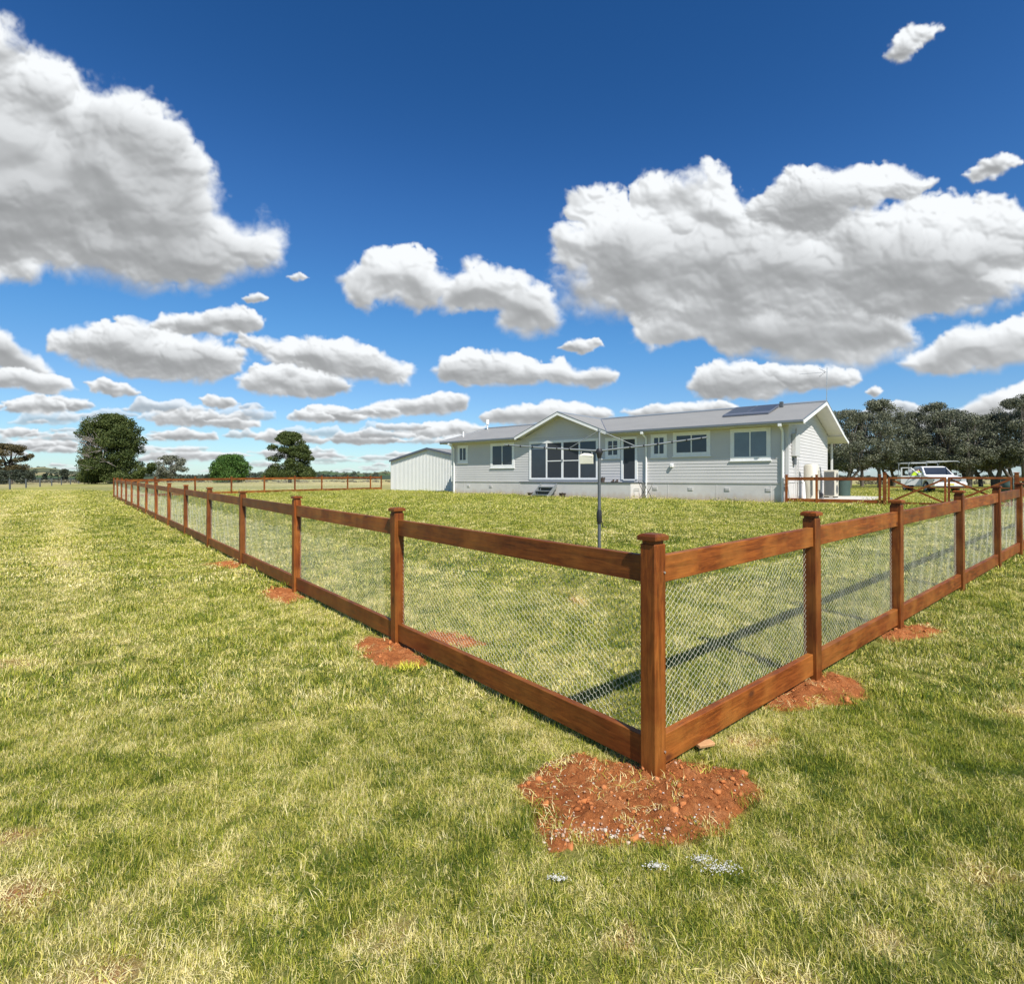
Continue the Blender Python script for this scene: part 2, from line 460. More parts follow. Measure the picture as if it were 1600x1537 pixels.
def wood_mat(name, axis):
    """oiled reddish-brown pine; grain runs along the local axis"""
    m = NT(name)
    oi = m.n('ShaderNodeObjectInfo')
    tc = m.coord('Object')
    off = m.n('ShaderNodeVectorMath', _operation='MULTIPLY_ADD')
    m.l(oi.outputs['Random'], off.inputs[0]); off.inputs[1].default_value = (37, 53, 71); m.l(tc, off.inputs[2])
    st = {'x': (.09, 1, 1), 'z': (1, 1, .09)}[axis]
    mp = m.n('ShaderNodeMapping'); mp.inputs['Scale'].default_value = st; m.l(off.outputs[0], mp.inputs[0])
    g1 = m.noise(mp.outputs[0], 42, 7, .68, .8)
    g2 = m.noise(mp.outputs[0], 9, 3, .5, .3)
    blot = m.noise(off.outputs[0], 3.2, 4, .6)
    base = m.ramp(g1, [(.3, (.050, .011, .002)), (.46, (.125, .029, .004)), (.6, (.215, .056, .007)), (.78, (.35, .112, .016))])
    base = m.mix(m.ramp(g2, [(.35, (0, 0, 0)), (.7, (.5, .5, .5))]), base, (.12, .032, .006))
    base = m.mix(m.ramp(blot, [(.42, (0, 0, 0)), (.72, (.42, .42, .42))]), base, (.38, .155, .030))
    # knots
    mk = m.n('ShaderNodeMapping'); mk.inputs['Scale'].default_value = {'x': (.55, 1, 1), 'z': (1, 1, .55)}[axis]; m.l(off.outputs[0], mk.inputs[0])
    vo = m.n('ShaderNodeTexVoronoi'); vo.inputs['Scale'].default_value = 4.2; m.l(mk.outputs[0], vo.inputs['Vector'])
    base = m.mix(m.ramp(vo.outputs['Distance'], [(.045, (.9, .9, .9)), (.11, (0, 0, 0))]), base, (.06, .018, .006))
    # piece-to-piece tone
    hv = m.n('ShaderNodeHueSaturation'); m.l(base, hv.inputs['Color'])
    m.l(m.math('MULTIPLY_ADD', oi.outputs['Random'], .5), hv.inputs['Value'])
    hv.inputs['Value'].links[0].from_node.inputs[2].default_value = .78
    m.col(hv.outputs[0])
    m.l(m.ramp(g1, [(.3, (.42, .42, .42)), (.7, (.62, .62, .62))]), m.b.inputs['Roughness'])
    m.set(None, 0, .3)
    m.bump(g1, .35, .004)
    return m.m

def soil_col(m, v):
    a = m.noise(v, 9, 6, .65); b = m.noise(v, 60, 4, .7)
    c = m.ramp(a, [(.3, (.30, .096, .030)), (.5, (.47, .165, .052)), (.75, (.60, .27, .11))])
    return m.mix(m.ramp(b, [(.33, (.6, .6, .6)), (.55, (0, 0, 0))]), c, (.22, .065, .024))

# grass blades
m = NT('grass_blade')
ia = m.n('ShaderNodeAttribute', _attribute_type='INSTANCER', _attribute_name='dry').outputs['Fac']
hu = m.n('ShaderNodeAttribute', _attribute_type='INSTANCER', _attribute_name='hue').outputs['Fac']
ri = m.n('ShaderNodeNewGeometry').outputs['Random Per Island']
fac = m.math('ADD', m.math('MULTIPLY', m.math('SUBTRACT', ri, .5), .95), ia, True)
c1 = m.ramp(fac, [(0, (.042, .084, .007)), (.22, (.130, .185, .013)), (.42, (.33, .355, .030)), (.6, (.57, .52, .095)), (.8, (.78, .66, .23)), (1, (.88, .78, .42))])
c2 = m.ramp(fac, [(0, (.075, .125, .008)), (.25, (.21, .265, .014)), (.48, (.43, .45, .034)), (.7, (.65, .58, .11)), (1, (.86, .74, .34))])
c1 = m.mix(hu, c1, c2)
m.col(c1); m.set(.55, 0, .35)
tr = m.n('ShaderNodeBsdfTranslucent'); m.l(c1, tr.inputs[0])
ms = m.n('ShaderNodeMixShader'); ms.inputs[0].default_value = .3
m.l(m.b.outputs[0], ms.inputs[1]); m.l(tr.outputs[0], ms.inputs[2]); m.l(ms.outputs[0], m.out.inputs[0])
M_BLADE = m.m

# lawn and paddock ground
m = NT('lawn_ground')
v = m.pos()
at = m.n('ShaderNodeAttribute', _attribute_name='dry').outputs['Fac']
far = m.n('ShaderNodeAttribute', _attribute_name='far').outputs['Fac']
soil = m.n('ShaderNodeAttribute', _attribute_name='soil').outputs['Fac']
n1 = m.noise(v, 60, 7, .8); n2 = m.noise(v, 1.6, 5, .6); n3 = m.noise(v, 5.5, 4, .6)
fac = m.math('ADD', at, m.math('MULTIPLY', m.math('SUBTRACT', n1, .5), 1.1))
fac = m.math('ADD', fac, m.math('MULTIPLY', m.math('SUBTRACT', n3, .5), .8), True)
near_c = m.ramp(fac, [(0, (.09, .12, .018)), (.35, (.19, .22, .036)), (.6, (.34, .32, .08)), (1, (.54, .44, .20))])
v2 = m.n('ShaderNodeMapping'); v2.inputs['Scale'].default_value = (.25, .6, .5); v2.inputs['Rotation'].default_value = (0, 0, .4); m.l(v, v2.inputs[0])
padd = m.noise(v2.outputs[0], .05, 4, .6)
far_c = m.ramp(padd, [(.3, (.17, .19, .07)), (.45, (.30, .27, .12)), (.6, (.46, .38, .19)), (.75, (.21, .20, .08))])
cc = m.mix(far, near_c, far_c)
cc = m.mix(soil, cc, soil_col(m, v))
m.col(cc); m.set(.95, 0, .1)
m.bump(n1, .9, .04)
M_GROUND = m.m

m = NT('red_soil'); v = m.pos()
m.col(soil_col(m, v)); m.set(.95, 0, .1)
m.bump(m.noise(v, 130, 6, .8), 1, .02)
M_SOIL = m.m
m = NT('clods'); v = m.coord('Object'); ri = m.n('ShaderNodeNewGeometry').outputs['Random Per Island']
m.col(m.mix(m.math('MULTIPLY', ri, .35), soil_col(m, v), (.46, .20, .085))); m.set(.95, 0, .1)
m.bump(m.noise(v, 120, 4, .7), .6, .006)
M_CLOD = m.m
m = NT('pale_stones'); ri = m.n('ShaderNodeNewGeometry').outputs['Random Per Island']
cc = m.ramp(ri, [(0, (.38, .22, .13)), (.35, (.46, .34, .25)), (.7, (.54, .46, .38)), (1, (.62, .58, .52))])
cc = m.mix(m.ramp(m.noise(m.pos(), 70, 4, .6), [(.45, (0, 0, 0)), (.65, (.6, .6, .6))]), cc, (.42, .17, .08))
m.col(cc); m.set(.85, 0, .2)
M_STONE = m.m
M_LIME = paint('white_lime', (.56, .55, .50), .9, .15, 40, (.35, .25, .16))

M_WOODZ = wood_mat('oiled_timber_upright', 'z')
M_WOODX = wood_mat('oiled_timber_lengthwise', 'x')
m = NT('galvanised_wire'); m.col((.76, .74, .58)); m.set(.5, 0, .5); M_WIRE = m.m
M_BOLT = paint('zinc', (.6, .6, .58), .4, .1, 50, None, .8)

def cladding_mat(name, c):
    m = NT(name)
    n1 = m.noise(m.coord('Object'), .6, 4, .6)
    n2 = m.noise(m.coord('Object', (.3, .3, 6)), 2.0, 5, .65)
    cc = m.ramp(n1, [(.3, tuple(x*.95 for x in c)), (.7, tuple(x*1.03 for x in c))])
    cc = m.mix(m.ramp(n2, [(.5, (0, 0, 0)), (.8, (.35, .35, .35))]), cc, tuple(x*.86 for x in c))
    m.col(cc); m.set(.62, 0, .35)
    return m.m
M_CLAD = cladding_mat('pale_grey_weatherboard', (.545, .53, .515))
m = NT('painted_base_sheet')
n1 = m.noise(m.coord('Object'), 1.1, 5, .6)
cc = m.ramp(n1, [(.3, (.50, .48, .46)), (.7, (.585, .565, .54))])
sz = m.n('ShaderNodeSeparateXYZ'); m.l(m.coord('Object'), sz.inputs[0])
n2 = m.noise(m.coord('Object', (1.6, 1.6, .5)), 2.6, 5, .7)
h = m.math('SUBTRACT', m.math('MULTIPLY', n2, .62), sz.outputs[2])
cc = m.mix(m.math('MULTIPLY', h, 1.9, True), cc, (.40, .27, .17))
m.col(cc); m.set(.75, 0, .3); M_BASE = m.m
M_WHITE = paint('white_trim_paint', (.78, .78, .76), .5, .04, 4, (.60, .58, .54))
M_WHITE2 = paint('white_pipe', (.80, .80, .78), .4, .03)
M_SOFFIT = paint('soffit_sheet', (.62, .62, .59), .7, .04)
M_GUTTER = paint('grey_gutter', (.17, .19, .215), .45, .06, 2, None, .15)
def roof_mat(name, c, axis, pitch=.076):
    m = NT(name)
    tc = m.coord('Object')
    sp = m.n('ShaderNodeSeparateXYZ'); m.l(tc, sp.inputs[0])
    s = m.math('SINE', m.math('MULTIPLY', sp.outputs['XYZ'.index(axis)], 2*math.pi/pitch))
    n1 = m.noise(tc, .8, 4, .6)
    m.col(m.ramp(n1, [(.3, tuple(x*.93 for x in c)), (.7, tuple(x*1.05 for x in c))]))
    m.set(.5, .0, .4); m.bump(s, .5, .018)
    return m.m
M_ROOF = roof_mat('corrugated_roof_sheet', (.27, .265, .245), 'X')
M_ROOFY = roof_mat('corrugated_roof_sheet_cross', (.27, .265, .245), 'Y')
M_RIDGE = paint('ridge_capping', (.24, .27, .30), .45, .06, 2, None, .2)
def glass_mat(name, c, rough=.05):
    m = NT(name); m.col(m.ramp(m.noise(m.coord('Object'), 1.5, 3), [(.3, tuple(x*.8 for x in c)), (.7, c)])); m.set(rough, 0, .5)
    m.b.inputs['Coat Weight'].default_value = .3; return m.m
M_GLASS = glass_mat('dark_glass', (.035, .042, .055))
M_GLASSB = glass_mat('glass_over_blind', (.15, .19, .23))
M_SCREEN = paint('security_screen_mesh', (.035, .040, .047), .6, .15, 30)
M_BLACK = paint('black_plastic', (.02, .02, .022), .5, .1)
M_DGREY = paint('dark_grey_paint', (.09, .10, .105), .5, .1)
M_CONC = paint('concrete', (.50, .48, .43), .9, .1, 5, (.40, .27, .18))
M_CREAM = paint('cream_enamel', (.56, .52, .42), .45, .05)
M_GREYBOX = paint('grey_meter_enamel', (.50, .50, .48), .5, .04)
M_GREEN = paint('dark_green_poly', (.045, .075, .062), .6, .1)
M_GALV = paint('galvanised_steel', (.28, .30, .30), .5, .12, 8, None, .5)
M_ALU = paint('brushed_aluminium', (.62, .63, .64), .4, .06, 8, None, .7)
M_UTE = paint('white_car_paint', (.78, .78, .77), .22, .02, 1, (.62, .56, .47))
M_TYRE = paint('tyre_rubber', (.022, .022, .023), .85, .1)
M_RIM = paint('wheel_rim', (.45, .46, .47), .35, .05, 5, None, .8)
M_HIVIS = paint('hi_vis_fabric', (.62, .85, .04), .8, .06)
M_NAVY = paint('navy_fabric', (.02, .026, .05), .85, .1)
M_SKIN = paint('skin', (.48, .27, .19), .55, .06)
M_HAIR = paint('dark_hair', (.035, .025, .018), .7, .1)
M_SHED = paint('shed_sheet', (.68, .68, .65), .42, .03, 1, None, .1)
M_SHEDTRIM = paint('shed_trim', (.10, .115, .15), .45, .06)
M_SOLAR = paint('solar_collector', (.022, .035, .06), .3, .1, 2, None, 0, .25)
M_PLATE = paint('number_plate', (.62, .56, .10), .5, .05)
M_BAG = paint('cream_canvas', (.66, .64, .52), .8, .08)
M_BARK = paint('grey_bark', (.10, .085, .07), .9, .3, 6)
M_BARKP = paint('pale_dead_wood', (.30, .26, .23), .9, .2, 6)
M_TERRA = paint('brown_pot', (.07, .05, .04), .8, .1)
def leaf_mat(name, stops, trans=.18):
    m = NT(name)
    ri = m.n('ShaderNodeNewGeometry').outputs['Random Per Island']
    n1 = m.noise(m.pos(), .55, 4, .6)
    f = m.math('ADD', m.math('MULTIPLY', ri, .55), m.math('MULTIPLY', n1, .6), True)
    c = m.ramp(f, stops); m.col(c); m.set(.6, 0, .25)
    tr = m.n('ShaderNodeBsdfTranslucent'); m.l(c, tr.inputs[0])
    ms = m.n('ShaderNodeMixShader'); ms.inputs[0].default_value = trans
    m.l(m.b.outputs[0], ms.inputs[1]); m.l(tr.outputs[0], ms.inputs[2]); m.l(ms.outputs[0], m.out.inputs[0])
    return m.m
M_PINE = leaf_mat('pine_needles', [(.2, (.026, .040, .010)), (.5, (.050, .074, .017)), (.85, (.105, .125, .032))])
M_CASU = leaf_mat('she_oak_foliage', [(.2, (.070, .078, .058)), (.5, (.125, .136, .092)), (.85, (.21, .21, .13))])
M_EUC = leaf_mat('grey_gum_foliage', [(.2, (.075, .085, .060)), (.5, (.14, .15, .11)), (.85, (.24, .24, .17))])
M_GUM = leaf_mat('brown_gum_foliage', [(.2, (.045, .044, .020)), (.5, (.085, .074, .034)), (.85, (.16, .12, .052))])
M_BUSH = leaf_mat('broad_green_foliage', [(.2, (.028, .070, .014)), (.5, (.055, .120, .022)), (.85, (.105, .185, .038))])
M_SCRUB = leaf_mat('dry_scrub', [(.2, (.060, .062, .045)), (.5, (.12, .115, .08)), (.85, (.22, .19, .12))])
M_WOODS = leaf_mat('far_scrub', [(.2, (.026, .036, .024)), (.5, (.040, .052, .034)), (.85, (.07, .078, .045))])
# ------------------------------------------------------------------ ground
PATCH = {
 'corner': ([(0.04,2.63),(0.17,2.84),(0.36,2.94),(0.54,2.87),(0.66,2.81),(0.82,2.9),(1.0,2.84),(1.14,2.77),(1.2,2.61),(1.12,2.51),(1.0,2.42),(0.87,2.31),(0.69,2.26),(0.42,2.24),(0.27,2.27),(0.15,2.19),(0.14,2.31),(0.09,2.46)], .05),
 'left_a': ([(-1.4,4.86),(-1.34,5.05),(-1.11,4.98),(-0.9,4.8),(-0.65,4.36),(-0.8,4.23),(-1.07,4.32),(-1.29,4.6)], .035),
 'left_b': ([(-3.22,6.92),(-3.13,7.2),(-2.82,7.1),(-2.45,6.6),(-2.61,6.35),(-2.92,6.54)], .03),
 'left_c': ([(-4.95,8.98),(-4.85,9.37),(-4.38,8.9),(-4.46,8.62)], .03),
 'right_a': ([(1.57,3.5),(1.81,3.75),(2.15,3.98),(2.4,4.08),(2.48,3.9),(2.4,3.68),(2.19,3.56),(2.03,3.54),(1.81,3.46)], .045),
 'right_b': ([(3.29,4.95),(3.66,5.18),(3.97,5.27),(4.0,5.07),(3.73,4.88),(3.35,4.75)], .035),
 'inside_b': ([(-0.94,4.98),(-0.79,5.17),(-0.48,5.12),(-0.23,4.83),(-0.44,4.72)], .03),
}
def patch_sd(x, y):
    d = np.full(x.shape, -9., np.float32)
    wx = x+fbm(x*6, y*6, 3)*.05; wy = y+fbm(x*6+9, y*6+4, 3)*.05
    for P_, h in PATCH.values(): d = np.maximum(d, sdist(P_, wx, wy))
    return d
BARE = [(-1.25,1.62,.22,.10),(.78,1.6,.16,.06),(1.79,2.06,.14,.10),(-1.75,1.95,.2,.12),(-.45,1.75,.12,.06),(-2.1,2.25,.16,.09),(1.2,1.75,.10,.05),
        (.78,6.35,.20,.36),(1.35,3.05,.25,.12),(3.2,3.4,.3,.14),(-3.9,4.3,.3,.15),(.35,1.78,.08,.05)]
def dry_field(x, y):
    dx = x-.707; dy = y-2.72
    q = .772*dx+.636*dy; p = -.636*dx+.772*dy
    d = .45+.26*fbm(x*1.3+3, y*1.3, 3)+.52*fbm(x*4.1, y*4.1+7, 3, .6)+.38*fbm(x*13, y*13+7, 3, .6)*(y < 14)+.08*fbm(x*.12, y*.12+3, 3)
    d = d-.10*np.clip(q*.5+.2, 0, 1)*(p < 1.)                     # greener outside the right-hand run
    for q0, w, a in ((-2.3, .35, .42), (-4.0, .4, .42), (-7.5, .6, .2)):
        d = d+a*np.exp(-((q-q0)/w)**2)*np.clip((p-4)/8, 0, 1)       # wheel tracks along the fence
    d = d+.12*np.exp(-(q/.5)**2)*(p > 0)*(p < 40)+.08*np.exp(-((p)/.6)**2)*(q > 0)
    for bx, by, ra, rb in BARE:
        d = d+.45*np.exp(-((x-bx)/ra)**2-((y-by)/rb)**2)
    d = d+.06*np.clip(-q/3, 0, 1)*(x < .5)
    return d
def bare_field(x, y):
    b = 0
    for bx, by, ra, rb in BARE:
        b = b+np.exp(-(((x-bx)/ra)**2+((y-by)/rb)**2)*1.3)
    return b*(.8+1.2*fbm(x*14, y*14, 3))
def bumps(x, y):
    return (.018*fbm(x*.9, y*.9+2, 4)+.012*fbm(x*4, y*4, 3))*np.exp(-((x/40)**2+(y/40)**2))

n_ = 320
t = np.linspace(-1, 1, n_); k_ = 9.
gxs = np.sinh(k_*t)/np.sinh(k_)*3500
GX, GY = np.meshgrid(gxs+.4, gxs+3.2)
GZ = ground_z(GX, GY)+bumps(GX, GY)
V = np.stack([GX, GY, GZ], -1).reshape(-1, 3)
ii = np.arange(n_*n_).reshape(n_, n_)
F = np.stack([ii[:-1, :-1], ii[:-1, 1:], ii[1:, 1:], ii[1:, :-1]], -1).reshape(-1, 4)
me = npmesh('ground', V, F, M_GROUND, True)
dx = GX-.707; dy = GY-2.72
q = .772*dx+.636*dy; p = -.636*dx+.772*dy
farv = np.clip(((GX+48)*-.832+(GY-52)*-.555)/1.0, 0, 1)
farv = np.maximum(farv, np.clip((p-39.5)/1.5, 0, 1)*(q > -1)*.8)
farv = np.maximum(farv, np.clip((GY-75)/10, 0, 1)*(GX > -20))
soilv = np.clip(patch_sd(GX, GY)/.05+.6, 0, 1)
hu_ = GX*.766-GY*.643; 
soilv = np.maximum(soilv, np.clip(bare_field(GX, GY)*1.2-.25, 0, .85))
for nm_, ar in (('dry', dry_field(GX, GY)), ('far', farv), ('soil', soilv)):
    a = me.attributes.new(nm_, 'FLOAT', 'POINT'); a.data.foreach_set('value', np.asarray(ar, np.float32).ravel())
tag(link('ground', me), kind='structure')

# distant land: low hills with paddocks, on all sides
def ridge(az):
    """visible height (radians) of the skyline by direction"""
    d = np.degrees(az)
    h = .0045+.011*np.exp(-((d+45)/9)**2)+.004*np.exp(-((d+25)/6)**2)+.004*np.exp(-((d+16)/5)**2)+.003*np.cos(d*.09)
    return h+.0016*np.sin(d*.9)+.001*np.sin(d*2.3+1)
na, nr = 500, 40
A_ = np.linspace(-math.pi, math.pi, na); Rr = np.linspace(0, 1, nr)
AA, RR = np.meshgrid(A_, Rr)
rad = 330+RR*2200
hz = np.sin(np.clip(RR, 0, 1)*math.pi/2)**1.4*ridge(AA)*2530
hz = hz*(1+.12*fbm(AA*25, RR*5, 3))+RR*1.2
V = np.stack([np.sin(AA)*rad, np.cos(AA)*rad, .3+hz], -1).reshape(-1, 3)
ii = np.arange(na*nr).reshape(nr, na)
F = np.stack([ii[:-1, :-1], ii[:-1, 1:], ii[1:, 1:], ii[1:, :-1]], -1).reshape(-1, 4)
m = NT('hill_paddocks'); v = m.pos()
mp = m.n('ShaderNodeMapping'); mp.inputs['Scale'].default_value = (1, .45, 1); mp.inputs['Rotation'].default_value = (0, 0, .5); m.l(v, mp.inputs[0])
vo = m.n('ShaderNodeTexVoronoi', _distance='CHEBYCHEV'); vo.inputs['Scale'].default_value = .0065; m.l(mp.outputs[0], vo.inputs['Vector'])
sc_ = m.n('ShaderNodeSeparateColor'); m.l(vo.outputs['Color'], sc_.inputs[0])
cc = m.ramp(sc_.outputs[0], [(.0, (.045, .060, .040)), (.3, (.07, .11, .045)), (.45, (.30, .26, .13)), (.58, (.05, .075, .045)), (.8, (.13, .14, .07))])
nd = [x for x in m.t.nodes if x.type == 'VALTORGB'][-1]; nd.color_ramp.interpolation = 'CONSTANT'
cc = m.mix(m.ramp(m.noise(v, .02, 6, .7), [(.5, (0, 0, 0)), (.62, (.85, .85, .85))]), cc, (.045, .058, .050))
m.col(cc); m.set(.95, 0, .05)
M_HILL = m.m
tag(link('hills', npmesh('hills', V, F, M_HILL, True)), kind='structure')

# ------------------------------------------------------------------ soil patches
def lumps(n, place, size, flat=.7, mat_=None, name='stones'):
    phi = (1+5**.5)/2
    iv = np.array([(-1,phi,0),(1,phi,0),(-1,-phi,0),(1,-phi,0),(0,-1,phi),(0,1,phi),(0,-1,-phi),(0,1,-phi),(phi,0,-1),(phi,0,1),(-phi,0,-1),(-phi,0,1)])/1.9
    jf = np.array([(0,11,5),(0,5,1),(0,1,7),(0,7,10),(0,10,11),(1,5,9),(5,11,4),(11,10,2),(10,7,6),(7,1,8),(3,9,4),(3,4,2),(3,2,6),(3,6,8),(3,8,9),(4,9,5),(2,4,11),(6,2,10),(8,6,7),(9,8,1)])
    Vs, Fs = [], []
    for i in range(n):
        x, y, z = place(i)
        s = size()
        d = iv*(1+rng.uniform(-.5, .4, (12, 1)))*np.array([rng.uniform(.7, 1.3), rng.uniform(.6, 1.1), rng.uniform(.45, .9)*flat/.7])*s
        a = rng.uniform(0, 6.28); ca, sa = math.cos(a), math.sin(a)
        d = np.stack([d[:, 0]*ca-d[:, 1]*sa, d[:, 0]*sa+d[:, 1]*ca, d[:, 2]], 1)
        Vs.append(d+np.array([x, y, z+s*.15])); Fs.append(jf+12*i)
    return npmesh(name, np.concatenate(Vs), np.concatenate(Fs), mat_)
def mound_h(x, y, H):
    sd = patch_sd(x, y)
    t = np.clip(sd/.16, -1, 1)
    lum = np.clip(sd/.05, 0, 1)
    return ground_z(x, y)+bumps(x, y)+np.where(sd > 0, H*np.sin(t*math.pi/2)**.8*(.6+.5*fbm(x*5, y*5, 3)), sd*.5)+lum*(.030*fbm(x*14, y*14, 5, .6)+.016*billow(x*40, y*40, 4, .6))+.004
LBL = {'corner': 'broad red soil mound with pale stones at the foot of the corner post',
 'left_a': 'red soil patch around the first post left of the corner',
 'left_b': 'red soil patch around the second post left of the corner',
 'left_c': 'small red soil patch around the third post left of the corner',
 'right_a': 'dark red soil patch beside the first post right of the corner',
 'right_b': 'red soil patch beside the second post right of the corner',
 
 'inside_b': 'low red soil patch just inside the fence behind the first left post'}
for nm_, (P_, H) in PATCH.items():
    a = np.array(P_); x0, y0 = a.min(0)-.1; x1, y1 = a.max(0)+.1
    st = .008 if nm_ == 'corner' else .014
    X, Y = np.meshgrid(np.arange(x0, x1, st), np.arange(y0, y1, st))

    Z = mound_h(X, Y, H)
    sd = patch_sd(X, Y)
    Z = np.where(sd < 0, np.minimum(Z, ground_z(X, Y)+bumps(X, Y)+.004+sd*.6), Z)
    ii = np.arange(X.size).reshape(X.shape)
    F = np.stack([ii[:-1, :-1], ii[:-1, 1:], ii[1:, 1:], ii[1:, :-1]], -1).reshape(-1, 4)
    keep = (sd.ravel()[F] > -.07).any(1)
    F = F[keep]
    used, inv = np.unique(F, return_inverse=True)
    V = np.stack([X, Y, Z], -1).reshape(-1, 3)[used]
    so = link('soil_patch', npmesh('soil_patch', V, inv.reshape(F.shape), M_SOIL, True))
    tag(so, LBL[nm_], None, None, 'structure')
    def pl(i, inner=.0):
        for _ in range(200):
            x = rng.uniform(x0, x1); y = rng.uniform(y0, y1)
            s_ = patch_sd(np.array([[x]]), np.array([[y]]))[0, 0]
            if s_ > (-.09 if i % 5 == 0 else inner): return x, y, float(mound_h(np.array([[x]]), np.array([[y]]), H)[0, 0])
        return x, y, gz(x, y)
    nclod = 750 if nm_ == 'corner' else 160
    co = link('soil_clods', lumps(nclod, pl, lambda: rng.choice([.004, .007, .011, .02], p=[.58, .29, .105, .025])*rng.uniform(.7, 1.3), .7, M_CLOD, 'soil_clods'), so)
    tag(co, kind='stuff')
# pale stones over the corner mound, thickest along its front edge
def pl(i):
    while True:
        if i % 3: x = rng.normal(.42, .20); y = 2.29+rng.normal(0, .035)+.06*(x-.4)
        else: x = rng.uniform(.1, 1.15); y = rng.uniform(2.3, 2.88)
        if patch_sd(np.array([[x]]), np.array([[y]]))[0, 0] > -.03:
            return x, y, float(mound_h(np.array([[x]]), np.array([[y]]), .05)[0, 0])+.003
so = link('stone_chips', lumps(260, pl, lambda: rng.choice([.003, .0055, .008, .013], p=[.45, .35, .16, .04]), .7, M_STONE, 'stone_chips'))
tag(so, 'scatter of pale stone chips over the corner soil mound', None, None, 'stuff')
def pl(i):
    c = [(.55, 2.08, .022, .011), (.80, 2.06, .032, .012), (.74, 2.12, .022, .012), (.17, 2.02, .018, .008), (.78, 2.08, .05, .02)][i % 5]
    x = rng.normal(c[0], c[2]); y = rng.normal(c[1], c[3]); return x, y, gz(x, y)+float(bumps(np.array(x), np.array(y)))+.028
so = link('lime_crumbs', lumps(520, pl, lambda: rng.uniform(.0010, .0032), .7, M_LIME, 'lime_crumbs'))
tag(so, 'white lime crumbs spilled on the grass in front of the soil mound', None, None, 'stuff')

gm = NT('yellow_grass'); gm.col(gm.ramp(gm.n('ShaderNodeNewGeometry').outputs['Random Per Island'], [(0, (.42, .46, .03)), (1, (.70, .62, .08))])); gm.set(.6, 0, .2)
vs, fs = [], []
for i in range(90):
    a = rng.uniform(0, 6.28); r = .05*rng.rand(); d = rng.uniform(0, 6.28); h = rng.uniform(.03, .075); l = rng.uniform(.2, 1.1)
    x, y = r*math.cos(a), r*math.sin(a); o = len(vs)
    vs += [(x-.002*math.sin(d), y+.002*math.cos(d), 0), (x+.002*math.sin(d), y-.002*math.cos(d), 0), (x+math.cos(d)*h*math.sin(l), y+math.sin(d)*h*math.sin(l), h*math.cos(l))]
    fs.append((o, o+1, o+2))
yt = link('grass_tuft', npmesh('grass_tuft', np.array(vs), np.array(fs), gm.m)); yt.location = (-.80, 4.20, gz(-.8, 4.2)+.01); yt.scale = (1.7, 1.2, 1)
tag(yt, 'bright yellow grass tuft by the soil patch at the first left post', 'grass tuft')
# ------------------------------------------------------------------ grass
tcol = bpy.data.collections.new('tufts')         # not linked to the scene: only instanced
def tuft(name, rad, nb, h, w, flat=.22, bend=.5):
    vs, fs = [], []
    for i in range(nb):
        a = rng.uniform(0, 2*math.pi); r = rad*math.sqrt(rng.rand())
        x, y = r*math.cos(a), r*math.sin(a)
        hh = h*rng.uniform(.45, 1.15); ww = w*rng.uniform(.6, 1.25)
        d = rng.uniform(0, 2*math.pi)
        lean = rng.uniform(.1, 1.0) if rng.rand() > flat else rng.uniform(1.1, 1.8)
        dx_, dy_ = math.cos(d), math.sin(d); px_, py_ = -dy_*ww/2, dx_*ww/2
        z0 = -.012
        m1 = (x+dx_*math.sin(lean*.6)*hh*.5, y+dy_*math.sin(lean*.6)*hh*.5, max(.004, z0+math.cos(lean*.6)*hh*.5))
        tp = (m1[0]+dx_*math.sin(lean*1.25)*hh*.55, m1[1]+dy_*math.sin(lean*1.25)*hh*.55, max(.006, m1[2]+math.cos(lean*1.25)*hh*.5))
        o = len(vs)
        tw = rng.uniform(-.6, .6); qx, qy = px_*math.cos(tw)-py_*math.sin(tw), px_*math.sin(tw)+py_*math.cos(tw)
        vs += [(x-px_, y-py_, z0), (x+px_, y+py_, z0), (m1[0]+qx*.85, m1[1]+qy*.85, m1[2]), (m1[0]-qx*.85, m1[1]-qy*.85, m1[2]), tp]
        fs += [(o, o+1, o+2), (o, o+2, o+3), (o+3, o+2, o+4)]
    me = npmesh(name, np.array(vs), np.array(fs), M_BLADE)
    o = bpy.data.objects.new(name, me); tcol.objects.link(o)
K = 0
for cat, (rad, nb, h, w, fl) in enumerate([(.045, 72, .040, .0020, .42), (.08, 85, .048, .0042, .42), (.20, 130, .045, .009, .4), (.5, 170, .045, .020, .45), (.05, 26, .05, .0028, .93)]):
    for vnt in range(4):
        tuft('tuft_%02d' % K, rad*(1+.15*vnt), nb, h*(.8+.15*vnt), w, fl); K += 1
def zone(y0, y1, dens, cat):
    """points in the wedge the camera sees, a margin wider each side"""
    area = (y1**2-y0**2)*1.16+1.2*(y1-y0)
    n = int(area*dens)
    y = np.sqrt(rng.rand(n)*(y1**2-y0**2)+y0**2)
    x = (rng.rand(n)*2-1)*(y*1.16+.6)
    return x, y, np.full(n, cat)
zs = [zone(.9, 3.6, 800, 0), zone(3.4, 7.5, 210, 1), zone(7., 19, 38, 2), zone(18, 46, 5., 3)]
x = np.concatenate([z[0] for z in zs]); y = np.concatenate([z[1] for z in zs]); cat = np.concatenate([z[2] for z in zs])
sd = np.full(x.shape, -9.); nr_ = y < 12
sd[nr_] = patch_sd(x[nr_][None], y[nr_][None])[0]
keep = sd < rng.normal(-.005, .030, len(x))
straw = (~keep) & (rng.rand(len(x)) < .10) & (y < 6); keep |= straw
bf = bare_field(x, y); thin = rng.rand(len(x)) < np.clip(bf*1.15-.1, 0, .95); straw |= thin & (y < 6); keep &= (~thin) | ((rng.rand(len(x)) < .6) & (y < 6))
